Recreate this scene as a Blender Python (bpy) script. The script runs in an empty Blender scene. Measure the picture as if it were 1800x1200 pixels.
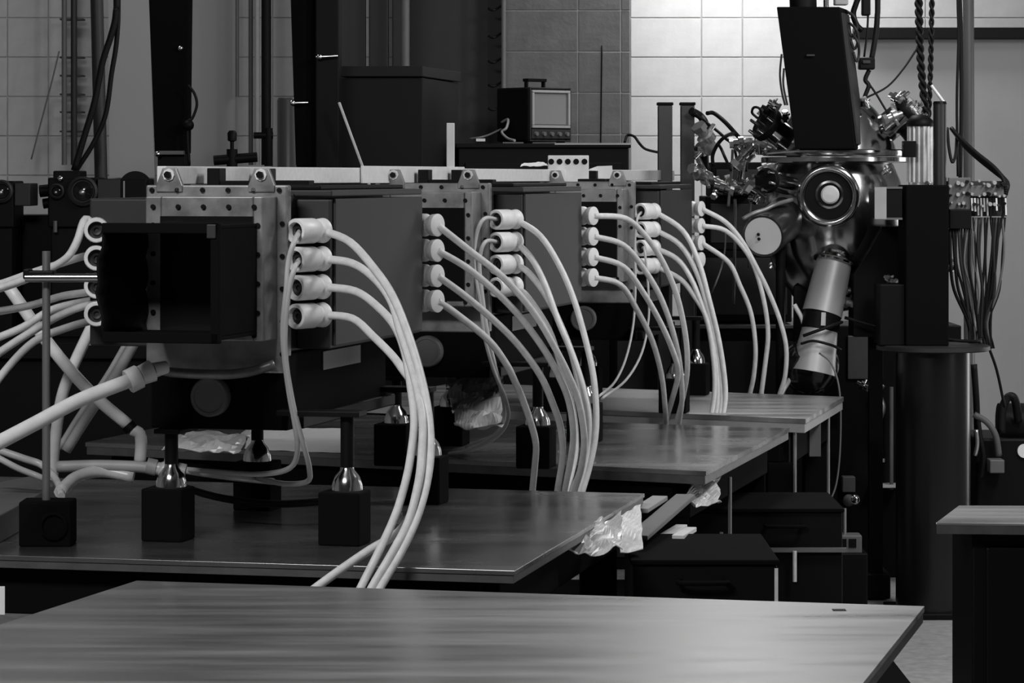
import bpy, math, random
from mathutils import Vector, Matrix, noise as mnoise
random.seed(7)
SC = bpy.context.scene
COL = SC.collection
V = Vector
# ------------------------------------------------------------------ camera
F, CX, HY, CZ = 5400.0, 900.0, 308.0, 1.584      # focal length (px), centre column, eye-level row, eye height (m)
cd = bpy.data.cameras.new('camera'); cam = bpy.data.objects.new('camera', cd); COL.objects.link(cam)
cam.location = (0, 0, CZ); cam.rotation_euler = (math.pi/2, 0, 0)
cd.sensor_width = 36; cd.lens = F/1800*36; cd.shift_y = -(600-HY)/1800
cd.clip_start = .1; cd.clip_end = 100
SC.camera = cam
# ------------------------------------------------------------------ world, lights, exposure
w = bpy.data.worlds.new('world'); SC.world = w; w.use_nodes = True
w.node_tree.nodes['Background'].inputs[0].default_value = (.5, .5, .5, 1)
w.node_tree.nodes['Background'].inputs[1].default_value = .02
SC.view_settings.view_transform = 'Standard'; SC.view_settings.look = 'None'
SC.view_settings.exposure = 0.7; SC.view_settings.gamma = 1; SC.view_settings.use_curve_mapping = False
SC.cycles.use_denoising = True
def area(name, loc, size, power, target, spread=180):
    l = bpy.data.lights.new(name, 'AREA'); l.shape = 'RECTANGLE'; l.size, l.size_y = size; l.energy = power
    l.spread = math.radians(spread)
    o = bpy.data.objects.new(name, l); COL.objects.link(o); o.location = loc
    o.rotation_euler = (V(target)-V(loc)).to_track_quat('-Z', 'Y').to_euler()
    return o
area('wall_strip_lamp', (1.15, 14.85, 3.0), (1.3, .25), 15, (1.15, 15.5, 1.9))
area('ceiling_lamp_front', (-1.6, 3.6, 3.5), (1.4, .5), 62, (-.6, 6.5, 1.0))
area('ceiling_lamp_middle', (1.9, 7.6, 3.5), (.5, 1.4), 46, (.2, 8.6, .9))
area('ceiling_lamp_rear', (-2.0, 12.6, 3.5), (1.2, .3), 8.5, (-2.3, 15.4, 1.4))
area('ceiling_lamp_chamber', (2.6, 9.6, 3.5), (.4, 1.2), 40, (1.9, 12.6, 1.3))
area('ceiling_lamp_bay', (1.0, 12.6, 3.62), (.6, 1.2), 19, (1.0, 12.4, 0))
area('chamber_highlight_fill', (3.86, 9.4, 1.75), (.35, 1.5), 9, (1.2, 11.4, 1.5))  # added unseen light, gives the chamber body its bright stripe
area('column_highlight_fill', (3.86, 13.0, 1.0), (1.4, 1.9), 17, (0, 12.6, .9))  # unseen light added for the highlight down the pump column

# ------------------------------------------------------------------ coordinates
def at(x, y, Y): return V(((x-CX)*Y/F, Y, CZ-(y-HY)*Y/F))
def onz(x, y, z): Y = F*(CZ-z)/(y-HY); return at(x, y, Y)
TH = math.atan(1330/F); CD = V((math.cos(TH), -math.sin(TH), 0)); RD = V((math.sin(TH), math.cos(TH), 0))
TZ = .8
# ------------------------------------------------------------------ materials
MATS = {}
def mat(name, v, rough=.5, metal=0., nz=0., scale=8., stretch=(1,1,1), rn=0., bump=0., spec=.5, coat=0., emit=0.):
    if name in MATS: return MATS[name]
    m = bpy.data.materials.new(name); m.use_nodes = True; t = m.node_tree; N = t.nodes; Lk = t.links
    b = N['Principled BSDF']
    b.inputs['Base Color'].default_value = (v, v, v, 1); b.inputs['Roughness'].default_value = rough
    b.inputs['Metallic'].default_value = metal; b.inputs['Specular IOR Level'].default_value = spec
    if coat: b.inputs['Coat Weight'].default_value = coat
    if nz or rn or bump:
        tc = N.new('ShaderNodeTexCoord'); mp = N.new('ShaderNodeMapping'); mp.inputs['Scale'].default_value = stretch
        n = N.new('ShaderNodeTexNoise'); n.inputs['Scale'].default_value = scale; n.inputs['Detail'].default_value = 6
        n.inputs['Roughness'].default_value = .6
        Lk.new(tc.outputs['Object'], mp.inputs[0]); Lk.new(mp.outputs[0], n.inputs['Vector'])
        if nz:
            r = N.new('ShaderNodeMapRange'); r.inputs[1].default_value = .3; r.inputs[2].default_value = .7
            r.inputs[3].default_value = max(0, v*(1-nz)); r.inputs[4].default_value = v*(1+nz)
            Lk.new(n.outputs['Fac'], r.inputs[0]); Lk.new(r.outputs[0], b.inputs['Base Color'])
        if rn:
            r = N.new('ShaderNodeMapRange'); r.inputs[1].default_value = .3; r.inputs[2].default_value = .7
            r.inputs[3].default_value = max(.02, rough-rn); r.inputs[4].default_value = rough+rn
            Lk.new(n.outputs['Fac'], r.inputs[0]); Lk.new(r.outputs[0], b.inputs['Roughness'])
        if bump:
            bp = N.new('ShaderNodeBump'); bp.inputs['Strength'].default_value = bump; bp.inputs['Distance'].default_value = .01
            Lk.new(n.outputs['Fac'], bp.inputs['Height']); Lk.new(bp.outputs[0], b.inputs['Normal'])
    MATS[name] = m
    return m
WHITEP = mat('white_plastic', .74, .4, nz=.08, scale=30)
CABLE = mat('cable_sheath', .66, .38, nz=.12, scale=40)
WIRE = mat('thin_wire_sheath', .5, .45)
CLEAR = mat('milky_hose', .5, .3, nz=.15, scale=20)
BLACK = mat('black_paint', .005, .5, spec=.12)
BLACKM = mat('black_matte', .004, .85, spec=.06)
RUBBER = mat('black_rubber', .007, .55, spec=.2)
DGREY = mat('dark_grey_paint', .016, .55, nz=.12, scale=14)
PANEL = mat('grey_side_panel', .025, .6, nz=.08, scale=10)
MGREY = mat('mid_grey_paint', .12, .5, nz=.1, scale=10)
LGREY = mat('light_grey_paint', .33, .5, nz=.1, scale=10)
ALU = mat('cast_aluminium', .25, .42, metal=.55, nz=.25, scale=18, rn=.1)
ALUB = mat('bright_aluminium', .74, .45, metal=.15, nz=.08, scale=10, stretch=(1, 6, 6))
STEEL = mat('polished_steel', .46, .16, metal=1., rn=.05, scale=4)
BRUSH = mat('brushed_steel', .6, .32, metal=.9, nz=.1, scale=10)
CHROME = mat('chrome', .75, .12, metal=1.)
BENCH = mat('bench_top_steel', .45, .36, metal=.85, nz=.2, scale=2.8, stretch=(.6, 5, 1), rn=.09)
BENCHD = mat('dark_bench_top_steel', .29, .25, metal=.9, nz=.14, scale=2.0, stretch=(1, 3, 1), rn=.06)
EDGE = mat('bench_edge', .12, .4, metal=.5, nz=.2, scale=20)
FOIL = mat('crumpled_foil', .6, .45, metal=.25, nz=.2, scale=25)
PAPER = mat('white_paper', .75, .8)
GLASSD = mat('dark_glass', .01, .08)
SCREEN = mat('grey_screen', .16, .3)
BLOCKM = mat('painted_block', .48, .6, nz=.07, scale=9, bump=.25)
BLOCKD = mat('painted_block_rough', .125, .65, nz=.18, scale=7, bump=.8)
MORTAR = mat('mortar', .36, .8, nz=.1, scale=20)
WALLP = mat('smooth_wallboard', .30, .65, nz=.05, scale=3)
FLOORM = mat('concrete_floor', .34, .6, nz=.22, scale=22, bump=.1)
CEIL = mat('ceiling_board', .28, .8)
LENS = mat('lens_face', .62, .35, nz=.05)
WOOD = mat('pale_lath', .62, .6, nz=.08, scale=12)

# ------------------------------------------------------------------ mesh building
class MB:
    def __init__(s, root=None):
        s.v, s.f, s.sm = [], [], []
        s.M = root.matrix_basis.inverted() if root is not None else Matrix()
    def add(s, vs, fs, smooth=False):
        o = len(s.v); s.v += [s.M @ V(p) for p in vs]; s.f += [tuple(o+i for i in f) for f in fs]; s.sm += [smooth]*len(fs)
    def hexa(s, p):      # 8 corners: bottom 4 ccw, top 4 ccw
        s.add(p, [(3,2,1,0),(4,5,6,7),(0,1,5,4),(1,2,6,5),(2,3,7,6),(3,0,4,7)])
    def box(s, x0, x1, y0, y1, z0, z1):
        s.hexa([(x0,y0,z0),(x1,y0,z0),(x1,y1,z0),(x0,y1,z0),(x0,y0,z1),(x1,y0,z1),(x1,y1,z1),(x0,y1,z1)])
    def obox(s, c, size, rot=None):
        R = rot.to_matrix() if rot is not None and hasattr(rot, 'to_matrix') else (rot or Matrix.Identity(3))
        h = V(size)/2; c = V(c)
        s.hexa([c+R@V((a*h.x,b*h.y,d*h.z)) for d in (-1,1) for a,b in ((-1,-1),(1,-1),(1,1),(-1,1))])
    def prism(s, poly, z0, z1):
        n = len(poly)
        s.add([(p[0],p[1],z0) for p in poly]+[(p[0],p[1],z1) for p in poly],
              [tuple(range(n-1,-1,-1)), tuple(range(n,2*n))]+[(i,(i+1)%n,n+(i+1)%n,n+i) for i in range(n)])
    def lathe(s, p0, d, prof, seg=24, smooth=True):   # prof: (radius, distance along d)
        d = V(d).normalized(); a = d.orthogonal().normalized(); b = d.cross(a); p0 = V(p0)
        ring = lambda r, t: [p0+d*t+(a*math.cos(2*math.pi*k/seg)+b*math.sin(2*math.pi*k/seg))*r for k in range(seg)]
        n = len(prof); cuts = [0]                       # split the strip where the profile turns sharply
        for i in range(1, n-1):
            u = V((prof[i][0]-prof[i-1][0], prof[i][1]-prof[i-1][1])); w_ = V((prof[i+1][0]-prof[i][0], prof[i+1][1]-prof[i][1]))
            if u.length > 1e-7 and w_.length > 1e-7 and u.angle(w_) > .7: cuts.append(i)
        cuts.append(n-1)
        for c0_, c1_ in zip(cuts, cuts[1:]):
            vs, fs = [], []
            for r, t in prof[c0_:c1_+1]: vs += ring(r, t)
            for i in range(c1_-c0_):
                for k in range(seg):
                    k2 = (k+1)%seg; fs.append((i*seg+k, i*seg+k2, (i+1)*seg+k2, (i+1)*seg+k))
            s.add(vs, fs, smooth)
        if prof[0][0] > 1e-3: s.add(ring(*prof[0]), [tuple(range(seg-1,-1,-1))])
        if prof[-1][0] > 1e-3: s.add(ring(*prof[-1]), [tuple(range(seg))])
    def cyl(s, p0, p1, r, r1=None, seg=20):
        p0, p1 = V(p0), V(p1); L = (p1-p0).length
        s.lathe(p0, p1-p0, [(r, 0), (r1 if r1 is not None else r, L)], seg)
    def ball(s, c, r, seg=20, rings=10, sz=1.):
        c = V(c); s.lathe(c-V((0,0,r*sz)), (0,0,1), [(max(1e-5,r*math.sin(math.pi*i/rings)), r*sz*(1-math.cos(math.pi*i/rings))) for i in range(rings+1)], seg)
    def tube(s, pts, r, seg=8, sub=6, closed=False):
        P = spline([V(p) for p in pts], sub)
        n = len(P); T = [(P[min(i+1,n-1)]-P[max(i-1,0)]).normalized() for i in range(n)]
        a = T[0].orthogonal().normalized(); vs, fs = [], []
        for i in range(n):
            a = (a-T[i]*a.dot(T[i])).normalized(); b = T[i].cross(a)
            for k in range(seg):
                g = 2*math.pi*k/seg; vs.append(P[i]+(a*math.cos(g)+b*math.sin(g))*r)
        for i in range(n-1):
            for k in range(seg):
                k2 = (k+1)%seg; fs.append((i*seg+k, i*seg+k2, (i+1)*seg+k2, (i+1)*seg+k))
        s.add(vs, fs, True); o = len(s.v)-len(vs)
        s.f.append(tuple(o+k for k in range(seg-1,-1,-1))); s.sm.append(False)
        s.f.append(tuple(o+(n-1)*seg+k for k in range(seg))); s.sm.append(False)
    def bar(s, p0, p1, w_, h_):   # rectangular bar between two points
        p0, p1 = V(p0), V(p1); d = (p1-p0); L = d.length; q = d.to_track_quat('Y', 'Z')
        s.obox((p0+p1)/2, (w_, L, h_), q.to_matrix())
    def build(s, name, m, parent=None, bev=0.):
        me = bpy.data.meshes.new(name); me.from_pydata(s.v, [], s.f); me.polygons.foreach_set('use_smooth', s.sm)
        me.materials.append(m); me.update()
        o = bpy.data.objects.new(name, me); COL.objects.link(o)
        if parent is not None: o.parent = parent
        if bev:
            b = o.modifiers.new('bevel', 'BEVEL'); b.width = bev; b.segments = 2; b.limit_method = 'ANGLE'; b.angle_limit = math.radians(40)
        return o
def spline(P, sub):
    if len(P) < 3: return [P[0].lerp(P[-1], t/3) for t in range(4)]
    Q = []
    for i in range(len(P)-1):
        p0 = P[i-1] if i else P[0]*2-P[1]; p1 = P[i]; p2 = P[i+1]; p3 = P[i+2] if i+2 < len(P) else P[-1]*2-P[-2]
        for k in range(sub):
            t = k/sub
            Q.append(.5*((2*p1)+(p2-p0)*t+(2*p0-5*p1+4*p2-p3)*t*t+(3*p1-p0-3*p2+p3)*t**3))
    Q.append(P[-1]); return Q
def tag(o, label, cat, group=None, kind=None):
    o['label'] = label; o['category'] = cat
    if group: o['group'] = group
    if kind: o['kind'] = kind
    return o
def thing(name, label, cat, loc=(0,0,0), rz=0., group=None):
    o = bpy.data.objects.new(name, None); COL.objects.link(o); o.empty_display_size = .05
    o.location = loc; o.rotation_euler = (0,0,rz); o.matrix_basis = Matrix.Translation(V(loc)) @ Matrix.Rotation(rz, 4, 'Z')
    return tag(o, label, cat, group)
def solo(name, label, cat, m, fn, loc=(0,0,0), rz=0., group=None, bev=0.):
    """one-mesh thing; fn fills a MB in world coordinates"""
    M = Matrix.Translation(V(loc)) @ Matrix.Rotation(rz, 4, 'Z')
    mb = MB(); mb.M = M.inverted(); fn(mb)
    o = mb.build(name, m, None, bev); o.matrix_basis = M
    return tag(o, label, cat, group)
def pt(root, name, m, fn, bev=0., world=True, parent=None):
    """part of root; fn fills a MB in world (or root-local) coordinates"""
    mb = MB(root if world else None); fn(mb)
    return mb.build(name, m, parent if parent is not None else root, bev)
def copy_part(o, parent, loc):
    c = o.copy(); COL.objects.link(c); c.parent = parent; c.location = loc; return c
def struct(o): o['kind'] = 'structure'; return o

# ================================================================== setting
WY = 15.6                                             # rear wall plane
def wx(x, Y=WY): return (x-CX)*Y/F
m_ = MB(); m_.box(-5.2, 3.9, -1.5, 16.2, -.1, 0); struct(m_.build('floor', FLOORM))
m_ = MB(); m_.box(-5.2, 3.9, -1.5, 16.2, 3.7, 3.8); struct(m_.build('ceiling', CEIL))
m_ = MB(); m_.box(-5.3, -5.2, -1.5, 16.2, 0, 3.7); struct(m_.build('wall_left', WALLP))
m_ = MB(); m_.box(3.9, 4.0, -1.5, 16.2, 0, 3.7); struct(m_.build('wall_right', WALLP))
def blockwall(name, x0, x1, y, bm, phase=0., z0=.8, z1=2.7):
    m_ = MB(); m_.box(x0, x1, y+.006, y+.25, 0, 3.7); wl = struct(m_.build(name, MORTAR))
    protos = {}
    rows = [z for z in [1.983+.2*k for k in range(-7, 5)] if z0-.2 < z < z1]
    for zi, z in enumerate(rows):
        x = x0+phase; k = 0
        while x < x1-.03:
            wd = (.361, .208)[k % 2]; wd = min(wd, x1-x)
            key = round(wd, 3)
            if key not in protos:
                b = MB(); b.box(.0025, wd-.0025, 0, .03, .0025, .1975); me = b.build('block', bm, wl, .003); protos[key] = me
                o = me
            else:
                o = protos[key].copy(); COL.objects.link(o); o.parent = wl
            o.location = (x, y+random.uniform(-.0015, .0015), z)
            x += wd; k += 1
XC = wx(1108)
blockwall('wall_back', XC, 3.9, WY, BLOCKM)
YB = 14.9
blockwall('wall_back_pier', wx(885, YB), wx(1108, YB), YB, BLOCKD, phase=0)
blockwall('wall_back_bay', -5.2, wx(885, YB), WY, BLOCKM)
# smooth board wall with a dark rail, at the right
m_ = MB(); m_.box(wx(1505, 15.3), 3.9, 15.3, 15.36, 0, at(0, 66, 15.3).z); o = struct(m_.build('trim_1', WALLP))
solo('wall_rail', 'black horizontal steel rail across the wall behind the hoist chains', 'rail', BLACK,
     lambda b: b.box(wx(1500, 15.25), 3.89, 15.2, 15.3, at(0, 69, 15.25).z, at(0, 49, 15.25).z), at(1660, 60, 15.25), bev=.004)
# unlit wall's shade painted as dark board and door panels behind the grey cabinet
m_ = MB(); m_.box(wx(720, 15.2), wx(884, 15.2), 15.2, 15.26, 0, 3.7); struct(m_.build('wall_shade_board', DGREY))
pr = struct(MB().build('wall_shade_panels', DGREY))
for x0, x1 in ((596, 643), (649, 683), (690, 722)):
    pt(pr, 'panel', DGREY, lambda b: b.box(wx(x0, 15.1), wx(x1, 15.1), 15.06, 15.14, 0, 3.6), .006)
# ================================================================== optical benches
def bench(label, FL, FR, BR, BL, tm, th, legs, beams=True, edge=EDGE):
    c = (FL+FR+BR+BL)/4; c.z = 0
    t = thing('optical_bench', label, 'bench', c)
    P = [V((p.x, p.y)) for p in (FL, FR, BR, BL)]
    pt(t, 'bench_top', tm, lambda b: b.prism(P, TZ-th*.35, TZ), .0006)
    pt(t, 'edge_band', edge, lambda b: b.prism([q+(V((c.x, c.y))-q).normalized()*.004 for q in P], TZ-th, TZ-th*.35), .001)
    ins = lambda q, k: q+(V((c.x, c.y))-q)*k
    def beam(b, a, d, k=.10 if beams else .42):
        A, D = ins(P[a], k), ins(P[d], k); b.bar((A.x, A.y, TZ-th-.05), (D.x, D.y, TZ-th-.05), .07, .10)
    for a, d in ((0,1),(1,2),(2,3),(3,0)):
        pt(t, 'support_beam', BLACKM, lambda b: beam(b, a, d), .004)
    for q in P:
        g = ins(q, .12 if beams else .44)
        pt(t, 'leg', BLACKM, lambda b: b.box(g.x-.045, g.x+.045, g.y-.045, g.y+.045, 0, TZ-th-.1), .005)
    return t
T1 = bench('broad brushed steel bench top standing in front of the hooded amplifier\'s bench',
      onz(240,1020,TZ)-RD*2.6-CD*.1, onz(1625,1065,TZ)-RD*2.6, onz(1625,1065,TZ), onz(240,1020,TZ), BENCH, .03, True, beams=False)
T2 = bench('dark steel bench carrying the hooded amplifier',
      onz(-220,969,TZ), onz(905,1003,TZ), onz(1133,867,TZ), onz(-160,833,TZ), BENCHD, .026, True)
T3 = bench('dark steel bench carrying the middle amplifier', onz(150,777,TZ), onz(1241,828,TZ), onz(1388,752,TZ), onz(420,722,TZ), BENCHD, .036, True)
T4 = bench('grey steel bench carrying the amplifier beside the steel chamber',
      onz(640,702,TZ), onz(1416,736,TZ), onz(1483,697,TZ), onz(800,672,TZ), BENCH, .046, True, edge=LGREY)

sl = onz(1475,1072,TZ)
pt(T1, 'slot', BLACK, lambda b: b.box(sl.x-.012, sl.x+.012, sl.y-.012, sl.y+.012, TZ-.002, TZ+.0008))
# ================================================================== amplifiers
ORD4 = ('topmost', 'second', 'third', 'lowest')
C1 = V((-.6406, 6.6389, TZ))
UN = [(C1, -TH), (V((-.2193, 8.349, TZ)), -TH), (V((.2487, 10.2496, TZ)), -TH+math.radians(2.2))]
AMPN = ('hooded amplifier', 'middle amplifier', 'amplifier beside the chamber')
AMPL = ('dark slab laser amplifier with black hood over its square aperture',
        'dark slab laser amplifier with open aperture on the middle bench',
        'dark slab laser amplifier standing beside the steel vacuum chamber')
AMPS = []
def conn_prof(): return [(.0001,.045),(.0185,.045),(.0185,.002),(.0195,0),(.0255,0),(.0275,.003),(.0275,.060),(.026,.064),(.0225,.070),(.0225,.076),(.026,.080),(.0275,.096),(.022,.098),(.0001,.099)]
CZS = (.664, .603, .542, .481)
def amplifier(i):
    loc, rz = UN[i]
    t = thing('laser_amplifier', AMPL[i], 'amplifier', loc, rz, 'laser amplifiers in a row on the benches')
    L = lambda name, m, fn, bev=0., parent=None: pt(t, name, m, fn, bev, False, parent)
    L('base', BLACKM, lambda b: b.box(-.15, .1625, .004, .76, .235, .40), .004)
    L('base_rail', BLACK, lambda b: b.box(.1625, .18, .06, .78, .235, .262), .003)
    L('front_plate', ALU, lambda b: b.box(-.16, .1625, 0, .03, .358, .763), .004)
    L('core', DGREY, lambda b: b.box(-.15, .15, .03, .78, .40, .745), .004)
    L('cover_plate', DGREY, lambda b: b.box(-.145, .235, .09, .82, .738, .752), .003)
    L('cover_plate', BLACK, lambda b: b.box(-.12, .20, .12, .78, .752, .762), .003)
    for s_ in (1, -1):
        def hb(b):
            x = sorted((s_*.15, s_*(.228 if s_ > 0 else .33))); b.box(x[0], x[1], .10, .83, .406, .732)
        lh = L('lamp_housing', DGREY, hb, .004)
        def sp(b):
            x = sorted((.228, .235)) if s_ > 0 else (-.337, -.33); b.box(x[0], x[1], .118, .825, .412, .733)
        L('side_panel', PANEL, sp, .0025, lh)
    # square window flange: four rails round a dark aperture
    x0, x1, z0, z1, d0 = -.123, .140, .432, .739, -.10
    wf = L('window_flange', ALU, lambda b: (b.box(x0, -.088, d0, 0, z0, z1), b.box(.119, x1, d0, 0, z0, z1),
                                           b.box(-.088, .119, d0, 0, .690, z1), b.box(-.088, .119, d0, 0, z0, .456)), .003)
    L('window_pane', GLASSD, lambda b: b.box(-.0885, .1195, -.104, -.096, .448, .697), 0, wf)
    bolt = None
    sp = [(x0+.018+k*(x1-x0-.036)/4, d0, z1-.022) for k in range(5)]+[(x0+.018+k*(x1-x0-.036)/4, d0, z0+.012) for k in range(5)]
    sp += [(x0+.018, d0, z0+.06+k*.062) for k in range(4)]+[(x1-.010, d0, z0+.06+k*.062) for k in range(4)]
    sp += [(-.145+k*.058, 0, .752) for k in range(6)]+[(.152, 0, .40+k*.07) for k in range(5)]
    for p in sp:
        if bolt is None:
            b = MB(); b.cyl((0,.002,0), (0,-.005,0), .0055, seg=8); bolt = b.build('bolt', BLACK, t); bolt.location = p
        else: copy_part(bolt, t, p)
    for x in (-.105, .105):
        lg = L('lifting_lug', ALU, lambda b: b.add([(x+p, q, z_) for q in (-.005, .010) for p, z_ in ((-.03,.748),(.03,.748),(.03,.762),(.015,.80),(-.015,.80),(-.03,.762))], [(0,1,2,3,4,5),(11,10,9,8,7,6)]+[((i+1)%6,i,6+i,6+(i+1)%6) for i in range(6)]), .002)
        L('bolt', BLACK, lambda b: b.cyl((x, -.004, .785), (x, -.018, .785), .008, seg=6), 0, lg)
        L('washer', WHITEP, lambda b: b.cyl((x, -.003, .785), (x, -.009, .785), .0135, seg=8), 0, lg)
    for u in (.24, .60):
        L('beam_clamp', BLACK, lambda b: (b.box(-.075, .02, u, u+.045, .76, .772), b.box(-.105, -.075, u, u+.045, .76, .80)), .002)
    L('port_cap', MGREY, lambda b: b.lathe((-.009, .004, .306), (0,-1,0), [(.043,0),(.043,.02),(.040,.024),(.034,.024),(.033,.022),(.0001,.022)], 28))
    L('name_plate', MGREY, lambda b: b.box(.1625, .1655, .25, .54, .35, .392), .001)
    # feet
    for (x, y, xp, yp, ar) in ((-.09,-.05,-.09,.03,0), (.30,-.03,.30,-.01,1), (-.10,.58,-.10,.58,0), (.25,.80,.25,.74,1)):
        zt = .27 if ar else .236
        ft = L('jack_foot', BLACKM, lambda b: b.box(x-.046, x+.046, y-.044, y+.044, .0, .113), .004)
        L('dome_nut', CHROME, lambda b: b.lathe((xp, yp if abs(yp-y)<.03 else y+.02, .113), (0,0,1), [(.034,0),(.033,.012),(.026,.03),(.016,.042),(.014,.05),(.0001,.05)], 20), 0, ft)
        L('jack_post', BLACK, lambda b: b.cyl((xp, yp if abs(yp-y)<.03 else y+.02, .15), (xp, yp if abs(yp-y)<.03 else y+.02, zt), .0145, seg=14), 0, ft)
        if ar: L('outrigger', BLACK, lambda b: b.box(.15, xp+.035, yp-.03, yp+.03, .270, .282), .002)
        elif y < 0: L('outrigger', BLACK, lambda b: b.box(xp-.03, xp+.03, y-.01, .06, .228, .238), .002)
    # white lamp connectors
    first = None
    for s_ in (1, -1):
        for z in CZS:
            b = MB(); b.lathe((0,0,0), (s_*.36, .933, 0), conn_prof(), 22)
            o = b.build('lamp_connector', WHITEP, t); o.location = (.179 if s_ > 0 else -.275, .002, z)
            b = MB(); b.lathe(V((s_*.36, .933, 0)).normalized()*.014, (s_*.36, .933, 0), [(.0183,.004),(.0183,0),(.011,0),(.0105,-.006),(.006,-.004),(.0055,.001),(.0001,.001)], 16)
            b.build('bore_shade', DGREY, o)  # shade inside the mouth as a dark disc, with the stub ring
            if s_ == 1:
                b = MB(); b.lathe((0,0,0), (.92, -.38, 0), conn_prof(), 22)
                o = b.build('lamp_connector', WHITEP, t); o.location = (.178, .885, z)
    AMPS.append(t); return t
for i in range(3): amplifier(i)
def W(i, x, y, z): return AMPS[i].matrix_basis @ V((x, y, z))
# long white beam on top of the amplifiers
pb0, pb1 = AMPS[0].matrix_basis @ V((0,0,0)), None
solo('top_beam', 'long white aluminium beam running over the tops of all three amplifiers', 'beam', ALUB,
     lambda b: b.obox(C1+CD*-.135+RD*(.03+2.95)+V((0,0,.784)), (.022, 5.9, .040), Matrix.Rotation(-TH, 3, 'Z')), C1+V((0,0,.78)), 0, bev=.002)
# a second bright strip on the beam
solo('cover_strip', 'bright white strip lying against the beam above the middle amplifier', 'strip', WHITEP,
     lambda b: b.obox(C1+CD*-.119+RD*(.03+2.0)+V((0,0,.786)), (.006, 1.06, .046), Matrix.Rotation(-TH, 3, 'Z')), C1+CD*-.119+RD*2.0+V((0,0,.78)), bev=.001)

# black hood in front of the aperture
hd = thing('light_hood', 'black open ended hood in front of the square aperture', 'hood', C1, -TH)
HL = lambda n, m, fn, bev=.002, parent=None: pt(hd, n, m, fn, bev, False, parent)
HL('hood_top', BLACKM, lambda b: b.box(-.122, .128, -.34, -.101, .674, .682))
HL('hood_bottom', BLACKM, lambda b: b.box(-.122, .128, -.34, -.101, .446, .454))
HL('hood_side', BLACKM, lambda b: b.box(.121, .128, -.34, -.101, .454, .674))
def flap(b):      # bulging left side cloth
    n, k = 10, 6; vs, fs = [], []
    for i in range(n+1):
        for j in range(k+1):
            z = .446+.236*i/n; y = -.345+.244*j/k
            bul = .016*math.sin(math.pi*i/n)**1.5*(1-j/k)+.004*math.sin(i*2.1+j)
            vs.append((-.118-bul, y, z))
    for i in range(n):
        for j in range(k): a = i*(k+1)+j; fs.append((a, a+1, a+k+2, a+k+1))
    b.add(vs, fs, True)
fo = HL('hood_flap', BLACK, flap, 0)
sm = fo.modifiers.new('thick', 'SOLIDIFY'); sm.thickness = .005
HL('hood_rim', BLACKM, lambda b: (b.box(-.124, .130, -.352, -.338, .665, .686), b.box(.112, .132, -.352, -.338, .44, .686), b.box(-.124, .130, -.352, -.338, .440, .462)))
HL('latch', DGREY, lambda b: b.box(.105, .125, -.356, -.350, .655, .684))

# ================================================================== cables
CABG = {}
def cable(label, pts, r=.0088, m=CABLE, cat='cable', name='cable', group=None, sub=5, seg=8):
    if pts[0][1] <= -60: pts = [(pts[0][0], HY-2.11*F/pts[0][2], pts[0][2])]+list(pts)      # runs up to the ceiling
    P = [at(*p) for p in pts]
    return solo(name, label, cat, m, lambda b: b.tube(P, r, seg, sub), P[0], group=group)
def depth(path, Ya, Yb, k=1.0):
    n = len(path)-1
    return [(x, y, Ya+(Yb-Ya)*(i/n)**k) for i, (x, y) in enumerate(path)]
N1 = [[(578,400),(615,425),(660,475),(690,520),(715,580),(737,650),(752,720),(757,790),(750,850),(733,910),(705,970),(667,1035),(640,1090)],
      [(578,449),(620,463),(660,491),(688,530),(703,580),(722,640),(735,690),(743,740),(741,800),(735,850),(718,915),(690,970),(652,1035),(625,1090)],
      [(580,500),(625,512),(665,540),(695,575),(712,620),(722,680),(728,740),(722,800),(712,850),(695,905),(668,965),(633,1035),(605,1090)],
      [(580,546),(620,560),(655,590),(690,625),(712,655),(735,685),(748,725),(751,780),(744,840),(728,890),(700,935),(650,966),(600,1000),(552,1035),(500,1075)]]
F1 = [[(768,402),(825,440),(885,488),(935,545),(972,605),(1000,660),(1018,710),(1027,770),(1022,820),(1010,862),(1000,910)],
      [(770,440),(820,470),(872,513),(915,558),(955,612),(982,660),(1000,705),(1008,760),(1003,810),(992,862),(985,910)],
      [(770,487),(815,518),(865,560),(910,605),(950,660),(972,710),(985,750),(989,800),(980,862),(975,910)],
      [(768,528),(800,550),(858,597),(890,640),(905,670),(918,700),(932,740),(942,780),(940,820),(936,862),(933,910)]]
N2 = [[(905,380),(950,415),(985,470),(1010,530),(1030,600),(1043,660),(1048,720),(1046,770),(1036,820),(1023,865),(1010,915)],
      [(905,418),(935,455),(958,500),(980,560),(1005,620),(1025,680),(1036,730),(1037,780),(1028,820),(1016,865),(1004,915)],
      [(905,457),(930,480),(960,520),(985,570),(1006,625),(1020,690),(1028,740),(1029,790),(1019,830),(1006,865),(996,915)],
      [(903,495),(930,525),(965,580),(985,640),(1000,690),(1010,740),(1012,790),(1005,830),(996,865),(988,915)]]
F2 = [[(1056,370),(1100,384),(1135,415),(1165,460),(1190,520),(1205,590),(1208,650),(1200,700),(1187,752),(1180,790)],
      [(1057,403),(1095,430),(1130,470),(1160,520),(1182,580),(1195,640),(1199,700),(1192,752),(1188,790)],
      [(1057,438),(1095,468),(1130,513),(1160,565),(1182,615),(1192,655),(1182,700),(1166,752),(1155,790)],
      [(1057,473),(1090,500),(1120,545),(1147,600),(1163,660),(1169,715),(1171,752),(1170,790)]]
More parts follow.
